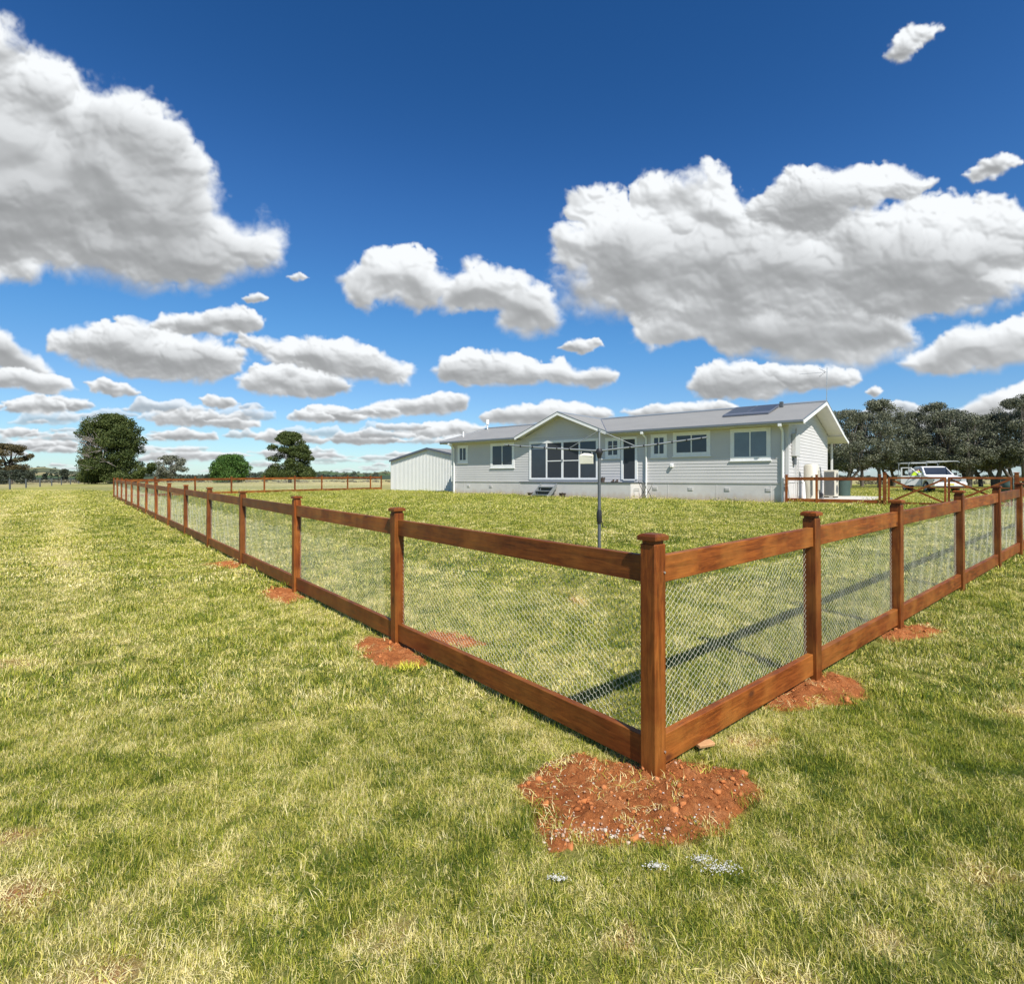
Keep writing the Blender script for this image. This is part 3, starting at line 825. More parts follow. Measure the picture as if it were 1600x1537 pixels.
# not inside the house, the shed, or on the slab
hx_ = (x+4.12)*.766-(y-37.3)*.643; hy_ = (x+4.12)*.643+(y-37.3)*.766
keep &= ~((hx_ > -.1) & (hx_ < 23.8) & (hy_ > -.1) & (hy_ < 9.3)) & ~((hx_ > 6.9) & (hx_ < 14.2) & (hy_ > -1.25) & (hy_ < 0))
keep &= ~((hx_ > -12) & (hx_ < -.2) & (hy_ > 1.5) & (hy_ < 12))
cat = np.where(straw, 4, cat)
x, y, cat = x[keep], y[keep], cat[keep]; n = len(x)
dry = dry_field(x[None], y[None])[0]+.20*rng.normal(size=n)*(y < 19)+(cat == 4)*.45
hue = np.clip(.45+.9*fbm(x[None]*.45+8, y[None]*.45, 3)[0]-.15*(x > 1), 0, 1)
tall = np.clip(1.0+1.0*fbm(x[None]*3.2+30, y[None]*3.2, 3)[0]+.7*fbm(x[None]*11+30, y[None]*11, 2)[0], .35, 1.9)*(1.1-.5*np.clip(dry-.45, 0, .8))
rot = np.stack([rng.normal(0, .12, n), rng.normal(0, .12, n), rng.uniform(0, 6.28, n)], 1)
scl = rng.uniform(.8, 1.2, n)
scv = np.stack([scl, scl, scl*tall], 1)
zz = ground_z(x, y)+bumps(x[None], y[None])[0]
sdk = np.full(x.shape, -9.); nk = y < 12; sdk[nk] = patch_sd(x[nk][None], y[nk][None])[0]
zz = np.where(sdk > 0, mound_h(x[None], y[None], .04)[0]+.006, zz)
me = bpy.data.meshes.new('lawn_grass')
me.vertices.add(n); me.vertices.foreach_set('co', np.stack([x, y, zz], 1).astype(np.float32).ravel())
for nm_, ar, ty in (('dry', dry, 'FLOAT'), ('hue', hue, 'FLOAT'), ('vi', cat*4+rng.randint(0, 4, n), 'INT')):
    a = me.attributes.new(nm_, ty, 'POINT'); a.data.foreach_set('value', np.asarray(ar, np.int32 if ty == 'INT' else np.float32))
for nm_, ar in (('rot', rot), ('scv', scv)):
    a = me.attributes.new(nm_, 'FLOAT_VECTOR', 'POINT'); a.data.foreach_set('vector', ar.astype(np.float32).ravel())
grass = link('lawn_grass', me)
tag(grass, 'short green lawn with dry straw coloured blades around the fence', None, None, 'stuff')
ng = bpy.data.node_groups.new('scatter_tufts', 'GeometryNodeTree')
ng.interface.new_socket('Geometry', in_out='INPUT', socket_type='NodeSocketGeometry')
ng.interface.new_socket('Geometry', in_out='OUTPUT', socket_type='NodeSocketGeometry')
gi = ng.nodes.new('NodeGroupInput'); go = ng.nodes.new('NodeGroupOutput')
ip = ng.nodes.new('GeometryNodeInstanceOnPoints'); ci = ng.nodes.new('GeometryNodeCollectionInfo')
ci.inputs['Collection'].default_value = tcol; ci.inputs['Separate Children'].default_value = True; ci.inputs['Reset Children'].default_value = True
def na_(nm_, ty):
    nd = ng.nodes.new('GeometryNodeInputNamedAttribute'); nd.data_type = ty; nd.inputs[0].default_value = nm_; return nd.outputs[0]
ng.links.new(gi.outputs[0], ip.inputs['Points']); ng.links.new(ci.outputs[0], ip.inputs['Instance'])
ip.inputs['Pick Instance'].default_value = True
ng.links.new(na_('vi', 'INT'), ip.inputs['Instance Index'])
e2r = ng.nodes.new('FunctionNodeEulerToRotation'); ng.links.new(na_('rot', 'FLOAT_VECTOR'), e2r.inputs[0]); ng.links.new(e2r.outputs[0], ip.inputs['Rotation'])
ng.links.new(na_('scv', 'FLOAT_VECTOR'), ip.inputs['Scale'])
ng.links.new(ip.outputs[0], go.inputs[0])
md = grass.modifiers.new('scatter', 'NODES'); md.node_group = ng
print('tufts', n)
# ------------------------------------------------------------------ house
HA = Vector((-4.12, 37.30, .48)); HR = R(-40)
house = empty('house', HA, HR, 'long pale grey weatherboard house with grey metal roof behind the lawn', 'house')
HM = Matrix.Translation(HA) @ Matrix.Rotation(HR, 4, 'Z')
def hw(x, y, z=0): return HM @ Vector((x, y, z))
LH, DH, RZ, RY = 21.1, 8.5, 4.75, 4.25
MB().box(0, LH, 0, DH, -.6, .80).build('base_wall', M_BASE, house)
b = MB()
for i in range(9):
    x = 1.2+2.4*i
    if not 6.9 < x < 14.2: b.box(x-.02, x+.02, -.008, .03, -.6, .79)
b.box(-.01, LH+.01, -.03, .02, .775, .805)
b.build('joint_strips', M_BASE, house)
# upper walls (core) with boards in front
b = MB()
b.prism([(0, .8), (DH, .8), (DH, 3.55), (RY, 4.62), (0, 3.55)], 0.03, LH-.03, 'x')
b.build('wall', M_CLAD, house)
def boards(m, frame, rng_fn, z0, z1, h=.15, th=.02):
    z = z0; i = 0
    while z < z1-.01:
        zt = min(z+h, z1)
        lo0, hi0 = rng_fn(z); lo1, hi1 = rng_fn(zt)
        if hi1 > lo1:
            P = [frame(lo0, z, th), frame(hi0, z, th), frame(hi1, zt, .006), frame(lo1, zt, .006), frame(lo0, z, 0), frame(hi0, z, 0)]
            m.add(P, [(0, 1, 2, 3), (4, 5, 1, 0)])
        z = zt
    return m
b = boards(MB(), lambda a, z, o: (a, -o, z), lambda z: (.09, LH-.09), .82, 3.40)
GXc, GHW, GOV = 9.22, 2.95, .55           # front gable: centre, half width, overhang
b = boards(b, lambda a, z, o: (a, -o, z), lambda z: (GXc-(4.72-z)/.43, GXc+(4.72-z)/.43), 3.40, 4.65)
tag(b.build('weatherboards', M_CLAD, house, False), kind='stuff')
def gr(z):
    if z < 3.4: return (.09, DH-.09)
    return (RY-(4.62-z)/.263, RY+(4.62-z)/.263) if z < 4.6 else (1, 0)
b = boards(MB(), lambda a, z, o: (LH+o, a, z), gr, .82, 4.57)
tag(b.build('weatherboards', M_CLAD, house, False), kind='stuff')
# gable infill wall of the front gable
MB().prism([(GXc-2.75, 3.5), (GXc+2.75, 3.5), (GXc, 4.70)], .02, 1.2, 'y').build('gable_wall', M_CLAD, house)
for x, y in ((0, 0), (LH, 0), (LH, DH), (0, DH)):
    sx = 1 if x else -1; sy = 1 if y else -1
    MB().box(min(x+sx*.03, x-sx*.09), max(x+sx*.03, x-sx*.09), min(y+sy*.03, y-sy*.09), max(y+sy*.03, y-sy*.09), .8, 3.4).build('corner_board', M_CLAD if x else M_WHITE, house)
# roof
def zr(y): return 3.5+(min(y, 2*RY-y)+.5)*(RZ-3.5)/(RY+.5)
X0r, X1r = -.6, LH+.72
gx0, gx1 = GXc-GHW-.2, GXc+GHW+.2
GS = (RZ+.02-3.5)/(GHW+.2)
apex = (GXc, RY-.05, RZ+.01)
b = MB()
t_ = .05
b.slab([(X0r, -.5, 3.5), (gx0, -.5, 3.5), apex, (GXc, RY, RZ), (X0r, RY, RZ)], t_)
b.slab([(gx1, -.5, 3.5), (X1r, -.5, 3.5), (X1r, RY, RZ), (GXc, RY, RZ), apex], t_)
b.slab([(X1r, RY, RZ), (X1r, 2*RY+.5, 3.5), (X0r, 2*RY+.5, 3.5), (X0r, RY, RZ)], t_)
roof = b.build('roof', M_ROOF, house)
b = MB()
b.slab([(gx0, -.5, 3.505), (gx0, -GOV, 3.505), (GXc, -GOV, RZ+.025), (apex[0], apex[1], RZ+.025)], t_)
b.slab([(gx1, -GOV, 3.505), (gx1, -.5, 3.505), (apex[0], apex[1], RZ+.025), (GXc, -GOV, RZ+.025)], t_)
b.build('gable_roof', M_ROOFY, house)
# back verandah roof
b = MB(); b.slab([(12, 9.0, 3.44), (X1r, 9.0, 3.44), (X1r, 10.55, 3.10), (12, 10.55, 3.10)], .04); b.build('verandah_roof', M_ROOF, house)
b = MB(); b.box(LH-.12, LH-.02, 10.3, 10.4, -.1, 3.06); b.build('verandah_post', M_WHITE, house)
b = MB(); b.box(16.0, 16.1, 10.3, 10.4, -.1, 3.06); b.build('verandah_post', M_WHITE, house)
# ridge caps
b = MB(); b.tube([(X0r, RY, RZ+.015), (X1r, RY, RZ+.015)], .07, 8); b.build('ridge_cap', M_RIDGE, roof)
b = MB(); b.tube([(GXc, -GOV-.01, RZ+.02), (GXc, RY-.1, RZ+.02)], .06, 8); b.build('ridge_cap', M_RIDGE, roof)
for s in (gx0, gx1):
    b = MB(); b.tube([(s, -.5, 3.49), apex], .035, 6); b.build('valley_flashing', M_SHEDTRIM, roof)
# gutters and fascias
def gutter(x0, x1, y=-.5, s=-1):
    b = MB(); ys = sorted((y, y+s*.11)); b.box(x0, x1, ys[0], ys[1], 3.385, 3.50, .012); b.build('gutter', M_GUTTER, house)
    b = MB(); b.box(x0, x1, *sorted((y-s*.002, y-s*.025)), 3.33, 3.46); b.build('fascia', M_SOFFIT, house)
gutter(X0r, gx0-.02); gutter(gx1+.02, X1r); gutter(X0r, X1r, 9.0, 1)
for s in (-1, 1):      # small gutter returns at the feet of the front gable
    x = GXc+s*(GHW+.2); b = MB(); b.box(min(x, x+s*.11), max(x, x+s*.11), -GOV-.02, -.5, 3.40, 3.505, .01); b.build('gutter', M_GUTTER, house)
for xa_, xb_ in ((X0r, gx0), (gx1, X1r-.02)): MB().box(xa_, xb_, -.498, 0, 3.345, 3.36).build('soffit', M_SOFFIT, house)
# barge boards: white face with dark capping
def barge(p0, p1, o, cap=True, hgt=.17):
    (x0, y0, z0), (x1, y1, z1) = p0, p1
    b = MB()
    ox, oy = o
    b.add([(x0,y0,z0),(x1,y1,z1),(x1,y1,z1-hgt),(x0,y0,z0-hgt),(x0+ox,y0+oy,z0),(x1+ox,y1+oy,z1),(x1+ox,y1+oy,z1-hgt),(x0+ox,y0+oy,z0-hgt)],
          [(0,1,2,3),(4,7,6,5),(0,4,5,1),(3,2,6,7),(0,3,7,4),(1,5,6,2)])
    f = b.build('barge_board', M_WHITE, house)
    if cap:
        c = MB(); c.add([(x0,y0,z0+.035),(x1,y1,z1+.035),(x1,y1,z1+.001),(x0,y0,z0+.001),(x0+ox*1.4,y0+oy*1.4,z0+.035),(x1+ox*1.4,y1+oy*1.4,z1+.035),(x1+ox*1.4,y1+oy*1.4,z1+.001),(x0+ox*1.4,y0+oy*1.4,z0+.001)],
          [(0,1,2,3),(4,7,6,5),(0,4,5,1),(3,2,6,7),(0,3,7,4),(1,5,6,2)])
        c.build('barge_capping', M_GUTTER, f)
barge((gx0-.02, -GOV, 3.50), (GXc, -GOV, RZ+.03), (0, -.03))
barge((GXc, -GOV, RZ+.03), (gx1+.02, -GOV, 3.50), (0, -.03))
barge((X1r, -.55, 3.49), (X1r, RY, RZ+.01), (.03, 0))
barge((X1r, RY, RZ+.01), (X1r, 9.05, 3.49), (.03, 0))
barge((X1r, 9.08, 3.45), (X1r, 10.6, 3.11), (.03, 0), False, .13)
barge((X0r, -.55, 3.49), (X0r, RY, RZ+.01), (-.03, 0)); barge((X0r, RY, RZ+.01), (X0r, 9.05, 3.49), (-.03, 0))
# gable-end soffits (lined underside of the overhang)
def soff(*ps):
    for p_ in ps: MB().slab(p_, .012).build('soffit', M_SOFFIT, house)
soff([(LH, -.5, 3.43), (X1r-.01, -.5, 3.43), (X1r-.01, RY, RZ-.07), (LH, RY, RZ-.07)])
soff([(LH, RY, RZ-.07), (X1r-.01, RY, RZ-.07), (X1r-.01, 9, 3.43), (LH, 9, 3.43)])
soff([(gx0, -GOV+.01, 3.44), (gx0, 0, 3.44), (GXc, 0, RZ-.04), (GXc, -GOV+.01, RZ-.04)])
soff([(GXc, -GOV+.01, RZ-.04), (GXc, 0, RZ-.04), (gx1, 0, 3.44), (gx1, -GOV+.01, 3.44)])
soff([(12, 9.05, 3.38), (X1r-.02, 9.05, 3.38), (X1r-.02, 10.5, 3.04), (12, 10.5, 3.04)])
# windows
def window(x0, x1, z0, z1, fr=.13, panes=2, gl=None, label=None, bars=0, sill=True):
    f = MB(); t = -.045
    f.box(x0, x0+fr, t, 0, z0, z1); f.box(x1-fr, x1, t, 0, z0, z1)
    f.box(x0+fr, x1-fr, t, 0, z1-fr, z1); f.box(x0+fr, x1-fr, t, 0, z0, z0+fr)
    w = f.build('window', M_WHITE, house)
    if label: w['label'] = label
    n = panes; a0, a1 = x0+fr, x1-fr; pw_ = (a1-a0)/n
    for i in range(n):
        MB().box(a0+i*pw_+.02, a0+(i+1)*pw_-.02, -.030, -.022, z0+fr+.02, z1-fr-.02).build('pane', gl[i] if gl else M_GLASS, w)
    s = MB()
    for i in range(n):
        l, r = a0+i*pw_, a0+(i+1)*pw_
        s.box(l, l+.028, -.038, -.02, z0+fr, z1-fr); s.box(r-.028, r, -.0381, -.02, z0+fr, z1-fr)
        s.box(l+.028, r-.028, -.038, -.02, z0+fr, z0+fr+.03); s.box(l+.028, r-.028, -.038, -.02, z1-fr-.03, z1-fr)
    s.build('sash', M_WHITE, w)
    if bars:
        g_ = MB(); zc = z1-fr-(z1-z0-2*fr)*.38; g_.box(a0, a1, -.0395, -.02, zc-.012, zc+.012); g_.build('glazing_bar', M_WHITE, w)
    if sill: MB().box(x0-.04, x1+.04, -.075, -.002, z0-.045, z0-.001).build('sill', M_WHITE, w)
    return w
window(.60, 1.55, 2.05, 3.22, .16, 2, [M_GLASS, M_GLASS], 'small narrow window nearest the left corner')
window(3.60, 5.58, 1.68, 3.24, .15, 2, [M_GLASS, M_GLASS], 'two-pane window left of the large glass doors')
window(12.02, 12.93, 2.09, 3.20, .15, 2, None, 'small window just left of the dark screen door', 1)
window(14.68, 15.55, 2.08, 3.25, .15, 2, None, 'small window right of the middle downpipe', 1)
window(15.87, 17.72, 2.10, 3.29, .15, 2, None, 'wide shallow window in the middle of the right half')
window(18.65, 20.40, 1.83, 3.30, .15, 2, [M_GLASSB, M_GLASSB], 'large blind-covered window nearest the right corner')
# the big glazed doors
f = MB(); X0, X1 = 6.77, 11.57; z0, z1 = .93, 3.22
f.box(X0, X0+.13, -.05, 0, z0, z1); f.box(X1-.13, X1, -.05, 0, z0, z1); f.box(X0+.13, X1-.13, -.05, 0, z1-.14, z1); f.box(X0+.13, X1-.13, -.05, 0, z0, z0+.11)
gd = f.build('sliding_door', M_WHITE, house)
xs = [X0+.13, 8.07, 9.20, 10.36, X1-.13]
for i in range(4):
    MB().box(xs[i]+.03, xs[i+1]-.03, -.032, -.024, z0+.13, z1-.16).build('pane', [M_GLASSB, M_SCREEN, M_SCREEN, M_GLASS][i] if i else M_GLASS, gd)
for i, x in enumerate(xs[1:4]):
    MB().box(x-(.07 if i == 1 else .05), x+(.07 if i == 1 else .05), -.046, -.01, z0+.11, z1-.14).build('mullion', M_WHITE, gd)
MB().box(xs[1]+.05, xs[2]-.07, -.042, -.02, 2.00, 2.05).build('mid_rail', M_WHITE, gd)
MB().box(xs[2]+.07, xs[3]-.05, -.042, -.02, 2.00, 2.05).build('mid_rail', M_WHITE, gd)
MB().box(xs[2]-.02, xs[2]+.02, -.07, -.046, 1.95, 2.12).build('handle', M_BLACK, gd)
MB().box(xs[0], xs[1]-.05, -.034, -.033, 2.75, 3.05).build('roller_blind', M_GLASSB, gd)
# back door
f = MB(); f.box(12.99, 13.12, -.05, 0, .95, 3.20); f.box(13.79, 13.92, -.05, 0, .95, 3.20); f.box(13.12, 13.79, -.05, 0, 3.07, 3.20); f.box(13.12, 13.79, -.06, 0, .90, .97)
dr = f.build('door', M_WHITE, house)
MB().box(13.13, 13.78, -.03, -.015, .98, 3.06).build('screen', M_SCREEN, dr)
MB().box(13.13, 13.78, -.036, -.0301, 2.72, 2.76).build('transom', M_DGREY, dr)
MB().box(13.15, 13.19, -.08, -.03, 1.85, 2.0).build('handle', M_BLACK, dr)
# downpipes
for x in (.28, 14.44, 20.90):
    b = MB(); b.tube([(x, -.50, 3.39), (x, -.50, 3.27), (x, -.12, 3.10), (x, -.075, 3.0), (x, -.075, -.15 if x != 14.44 else -.1)], .05, 10)
    b.box(x-.075, x+.075, -.60, -.46, 3.25, 3.40, .01)
    b.build('downpipe', M_WHITE2, house)
for x in (1.6, 3.6, 14.9, 16.75, 18.5, 20.3):
    b = MB(); b.box(x-.12, x+.12, -.02, 0, .42, .58)
    for k in range(3): b.box(x-.10, x+.10, -.03, -.0201, .44+k*.045, .465+k*.045)
    b.build('air_vent', M_BASE, house)
b = MB(); b.box(15.74, 15.88, -.14, 0, 1.56, 1.74, .02); b.build('exhaust_hood', M_WHITE, house)
b = MB(); b.box(11.78, 11.88, -.10, 0, 2.02, 2.09, .01); b.build('outdoor_light', M_WHITE, house)
# deck
DK = 1.2
MB().box(7.0, 14.15, -DK, -.03, -.6, .775).build('deck_skirt', M_BASE, house)
MB().box(6.96, 14.19, -DK-.04, -.035, .776, .81).build('deck_top', M_DGREY, house)
st = MB(); st.box(8.75, 8.78, -2.0, -DK-.045, -.2, .1)
stp = MB()
for s in (8.55, 9.62):
    stp.add([(s, -DK-.045, .74), (s, -DK-.045, .50), (s, -2.0, -.1), (s, -2.15, -.1), (s, -2.15, .05), (s+.04, -DK-.045, .74), (s+.04, -DK-.045, .50), (s+.04, -2.0, -.1), (s+.04, -2.15, -.1), (s+.04, -2.15, .05)],
            [(0,1,2,3,4),(9,8,7,6,5),(0,5,6,1),(1,6,7,2),(2,7,8,3),(3,8,9,4),(4,9,5,0)])
steps = stp.build('steps', M_GALV, house)
for k in range(3):
    MB().box(8.595, 9.615, -DK-.05-.28-.28*k, -DK-.07-.28*k, .50-.21*k, .545-.21*k).build('tread', M_GALV, steps)
    MB().box(8.595, 9.615, -DK-.09-.28*k, -DK-.072-.28*k, .30-.21*k, .50-.21*k).build('riser', M_DGREY, steps)
# gable-end fittings on the wall
MB().box(LH+.03, LH+.19, .55, 1.35, 2.0, 3.0, .01).build('meter_box', M_GREYBOX, house)
MB().box(LH+.03, LH+.12, .72, 1.02, 1.62, 1.92, .01).build('switch_box', M_DGREY, house)
b = MB(); b.tube([(LH+.08, 1.55, 1.9), (LH+.08, 1.55, .1)], .02, 6); b.tube([(LH+.08, 1.0, 1.6), (LH+.08, 1.0, .1)], .018, 6); b.build('conduit', M_GREYBOX, house)
b = MB(); b.tube([(LH+.10, 1.70, 1.05), (LH+.28, 1.62, .8), (LH+.38, 1.3, .1), (LH+.38, 1.3, .0)], .05, 8); b.build('waste_pipe', M_WHITE2, house)
b = MB(); b.box(LH+.02, LH+.05, 1.30, 1.36, .8, 3.3); b.build('cover_strip', M_CLAD, house)
b = MB(); b.box(21.15, 23.7, .9, 10.6, -.35, .03); b.build('concrete_slab', M_CONC, house)
# roof fittings
def rz_(y): return 3.5+(y+.5)*(RZ-3.5)/(RY+.5)
for i, x in enumerate((17.75, 18.83)):
    f = MB(); y0_, y1_ = 1.55, 3.6
    f.slab([(x, y0_, rz_(y0_)+.10), (x+1.06, y0_, rz_(y0_)+.10), (x+1.06, y1_, rz_(y1_)+.16), (x, y1_, rz_(y1_)+.16)], .08)
    pn = f.build('solar_panel', M_SHEDTRIM, house)
    g_ = MB(); g_.slab([(x+.03, y0_+.03, rz_(y0_)+.106), (x+1.03, y0_+.03, rz_(y0_)+.106), (x+1.03, y1_-.03, rz_(y1_)+.166), (x+.03, y1_-.03, rz_(y1_)+.166)], .004); g_.build('glass', M_SOLAR, pn)
b = MB(); b.box(19.9, 20.06, 3.45, 3.62, rz_(3.5), rz_(3.5)+.28, .01); b.build('pump_box', M_DGREY, house)
b = MB(); b.tube([(-.28, RY-.35, RZ-.1), (-.28, RY-.35, RZ+.28)], .05, 8); b.tube([(-.28, RY-.35, RZ+.28), (-.28, RY-.35, RZ+.62)], [.13, .13], 10); b.build('flue', M_WHITE2, house)
b = MB(); b.tube([(-.1, 1.2, 3.9), (-.1, 1.2, 4.28)], .06, 8); b.build('vent_pipe', M_WHITE2, house)
# antenna
an = empty('tv_antenna', hw(LH+.62, RY+.25, RZ-.05), HR, 'thin metal television aerial on a mast above the right gable', 'antenna')
b = MB(); b.tube([(0, 0, -.05), (.08, -.05, .1), (.10, -.05, 1.75)], .014, 6); b.build('mast', M_ALU, an)
b = MB(); b.tube([(.12, -.05, 1.52), (-1.15, .06, 1.58)], .009, 6)
for k in range(9):
    x = -1.1+k*.11; b.tube([(x, -.02-.045*1, 1.577), (x, .02+.075, 1.577)], .004, 4)
b.build('boom', M_ALU, an)
b = MB()
for s in (-1, 1):
    for k in range(4): b.tube([(-.02-.07*k, -.18, 1.54+s*(.05+.045*k)), (-.02-.07*k, .16, 1.54+s*(.05+.045*k))], .006, 4)
    b.tube([(.02, -.01, 1.54), (-.25, -.01, 1.54+s*.2)], .006, 4)
b.build('reflector', M_DGREY, an)
# things round the house
def pot(x, y, z, r, h, label):
    t = empty('plant_pot', hw(x, y, z), 0, label, 'pot')
    b = MB(); b.tube([(0, 0, 0), (0, 0, h)], [r*.72, r], 14); b.tube([(0, 0, h-.03), (0, 0, h)], [r*1.08, r*1.1], 14); b.build('bowl', M_TERRA, t)
    b = MB()
    for k in range(14):
        a = random.random()*6.28; q_ = r*.7*random.random()
        b.tube([(q_*math.cos(a), q_*math.sin(a), h-.02), (q_*1.5*math.cos(a+.4), q_*1.5*math.sin(a+.4), h+.05*random.random())], .006, 4)
    tag(b.build('dead_stems', M_BARK, t), kind='stuff')
gl_ = -.03
pot(8.05, -1.55, gl_, .17, .22, 'small dark pot on the ground left of the house steps')
pot(10.25, -1.55, gl_, .19, .24, 'dark pot on the ground right of the house steps')
pot(12.35, -.9, .81, .15, .24, 'black pot standing on the deck beside the screen door')
for i, (x, s) in enumerate(((13.0, 'left'), (13.22, 'right'))):
    t = empty('work_boot', hw(x, -.95, .81), HR, 'tiny dark boot on the deck edge, %s one of the pair' % s, 'boot')
    b = MB(); b.box(-.045, .045, -.14, .12, 0, .03, .008); b.build('sole', M_BLACK, t)
    b = MB(); b.tube([(0, .07, .03), (0, .07, .16)], [.045, .05], 10); b.tube([(0, .07, .05), (0, -.10, .045)], [.045, .038], 8); b.build('upper', M_TERRA, t)
# folding wire stand beside the deck
t = empty('folding_airer', hw(14.75, -.75, -.04), HR, 'thin black folding metal stand by the middle downpipe', 'stand')
for s in (-.28, .28):
    b = MB(); b.tube([(-.22, s, 0), (.16, s, .62), (.22, s, .80), (-.28, s, .80)], .012, 6); b.tube([(.24, s, 0), (-.14, s, .62), (-.26, s, .92)], .012, 6); b.build('leg_frame', M_BLACK, t)
b = MB()
for x, z in ((-.22, .02), (.24, .02), (.0, .36), (.22, .80), (-.28, .80), (-.26, .92)): b.tube([(x, -.28, z), (x, .28, z)], .01, 6)
tag(b.build('cross_bars', M_BLACK, t), kind='stuff')
# hot water tank
t = empty('hot_water_tank', hw(LH+.52, 1.95, .03), HR, 'cream cylindrical hot water tank against the gable wall', 'water heater')
b = MB(); b.tube([(0, 0, .05), (0, 0, 1.55), (0, 0, 1.62)], [.31, .31, .24], 24); b.tube([(0, 0, 0), (0, 0, .05)], .27, 20); b.build('cylinder', M_CREAM, t)
b = MB(); b.box(.22, .34, -.12, .12, .45, 1.35, .01); b.build('cover_panel', M_CREAM, t)
b = MB(); b.tube([(.36, -.02, 1.5), (.40, -.02, 1.2), (.40, -.02, .5), (.3, -.02, .3)], .022, 8); b.tube([(.1, -.33, 1.1), (.1, -.33, .2)], .022, 8); b.build('pipes', M_DGREY, t)
# heat pump + pump
t = empty('air_conditioner', hw(LH+.60, 5.9, .03), HR, 'tall cream outdoor air conditioner with grille facing the lawn', 'air conditioner')
b = MB(); b.box(-.20, .30, -.48, .48, .06, 1.40, .015); b.build('cabinet', M_CREAM, t)
b = MB()
for k in range(24): b.box(-.17, .27, -.50, -.485, .14+k*.05, .165+k*.05)
b.build('grille', M_DGREY, t)
for z in (.42, 1.02):
    b = MB()
    for k in range(16):
        a = k*math.pi/8; b.tube([(.315, .05*math.cos(a), z+.05*math.sin(a)), (.315, .24*math.cos(a), z+.24*math.sin(a))], .005, 4)
    for r_ in (.08, .15, .24): b.tube([(.315, r_*math.cos(k*.393), z+r_*math.sin(k*.393)) for k in range(17)], .006, 4, False)
    b.build('fan_guard', M_DGREY, t)
b = MB(); b.box(-.2, -.12, -.45, .45, 0, .06); b.box(.2, .28, -.45, .45, 0, .06); b.build('feet', M_BLACK, t)
t = empty('water_pump', hw(LH+.45, 4.3, .03), HR, 'low black pump on the slab between tank and air conditioner', 'pump')
b = MB(); b.tube([(0, -.25, .16), (0, .1, .16)], .13, 14); b.tube([(0, .1, .16), (0, .25, .16)], .09, 12); b.build('motor', M_BLACK, t)
b = MB(); b.box(-.12, .12, -.25, .25, 0, .06, .01); b.tube([(0, .2, .2), (0, .2, .55), (-.3, .2, .55)], .025, 8); b.build('pipework', M_DGREY, t)
t = empty('pipe_riser', hw(LH+.35, 4.95, .03), HR, 'dark upright insulated pipe beside the air conditioner', 'pipe')
b = MB(); b.box(-.07, .07, -.07, .07, 0, 1.15, .02); b.build('duct', M_DGREY, t)
b = MB(); b.tube([(0, 0, 1.15), (0, 0, 1.22)], [.05, .03], 8); b.build('end_cap', M_BLACK, t)
t = empty('storage_tank', hw(LH+.65, 9.35, .03), HR, 'dark green ribbed tank with pale lid behind the air conditioner', 'tank')
b = MB(); pts, rs = [], []
for k in range(9):
    pts += [(0, 0, .02+k*.1), (0, 0, .07+k*.1)]; rs += [.36, .345]
b.tube(pts, rs, 24); b.build('drum', M_GREEN, t)
b = MB(); b.tube([(0, 0, .89), (0, 0, .93), (0, 0, .97)], [.38, .38, .25], 24); b.build('lid', M_CREAM, t)

# ------------------------------------------------------------------ shed
SA = Vector((-10.2, 46.0, .42))
shed = empty('shed', SA, HR, 'off-white ribbed metal garden shed left of the house', 'shed')
SW, SD_, SE, SP = 9.3, 7, 2.55, 3.42
def szf(x): return SE+(SP-SE)*(1-abs(x-SW/2)/(SW/2))
b = MB(); x = 0.; pit = .17
prof = [(0, 0), (.085, 0), (.10, -.03), (.15, -.03), (.17, 0)]
while x < SW-.01:
    for (a, o), (c, o2) in zip(prof[:-1], prof[1:]):
        xa, xb = min(x+a, SW), min(x+c, SW)
        b.add([(xa, o, .02), (xb, o2, .02), (xb, o2, szf(xb)), (xa, o, szf(xa))], [(0, 1, 2, 3)])
    x += pit
b.build('ribbed_wall', M_SHED, shed, False)
b = MB(); b.prism([(.01, 0), (SW-.01, 0), (SW-.01, SE-.03), (SW/2, SP-.03), (.01, SE-.03)], .012, SD_, 'y'); b.build('side_walls', M_SHED, shed)
b = MB(); b.slab([(-.1, -.12, SE+.02), (SW/2, -.12, SP+.06), (SW/2, SD_+.1, SP+.06), (-.1, SD_+.1, SE+.02)], .04)
b.slab([(SW/2, -.12, SP+.06), (SW+.1, -.12, SE+.02), (SW+.1, SD_+.1, SE+.02), (SW/2, SD_+.1, SP+.06)], .04)
b.build('roof', M_ROOFY, shed)
for p0, p1 in (((-.12, -.13, SE+.05), (SW/2, -.13, SP+.085)), ((SW/2, -.13, SP+.085), (SW+.12, -.13, SE+.05))):
    b = MB(); (x0_, y0_, z0_), (x1_, y1_, z1_) = p0, p1
    b.add([(x0_,y0_,z0_),(x1_,y1_,z1_),(x1_,y1_,z1_-.16),(x0_,y0_,z0_-.16),(x0_,y0_-.03,z0_),(x1_,y1_-.03,z1_),(x1_,y1_-.03,z1_-.16),(x0_,y0_-.03,z0_-.16)],
          [(0,1,2,3),(4,7,6,5),(0,4,5,1),(3,2,6,7),(0,3,7,4),(1,5,6,2)])
    b.build('barge_capping', M_SHEDTRIM, shed)
for x in (0, SW): MB().box(x-.04, x+.04, -.045, .0, .02, SE).build('corner_flashing', M_SHED, shed)
b = MB(); b.box(-.9, SW+.1, -.10, SD_, -.3, .02); b.build('slab', M_CONC, shed)
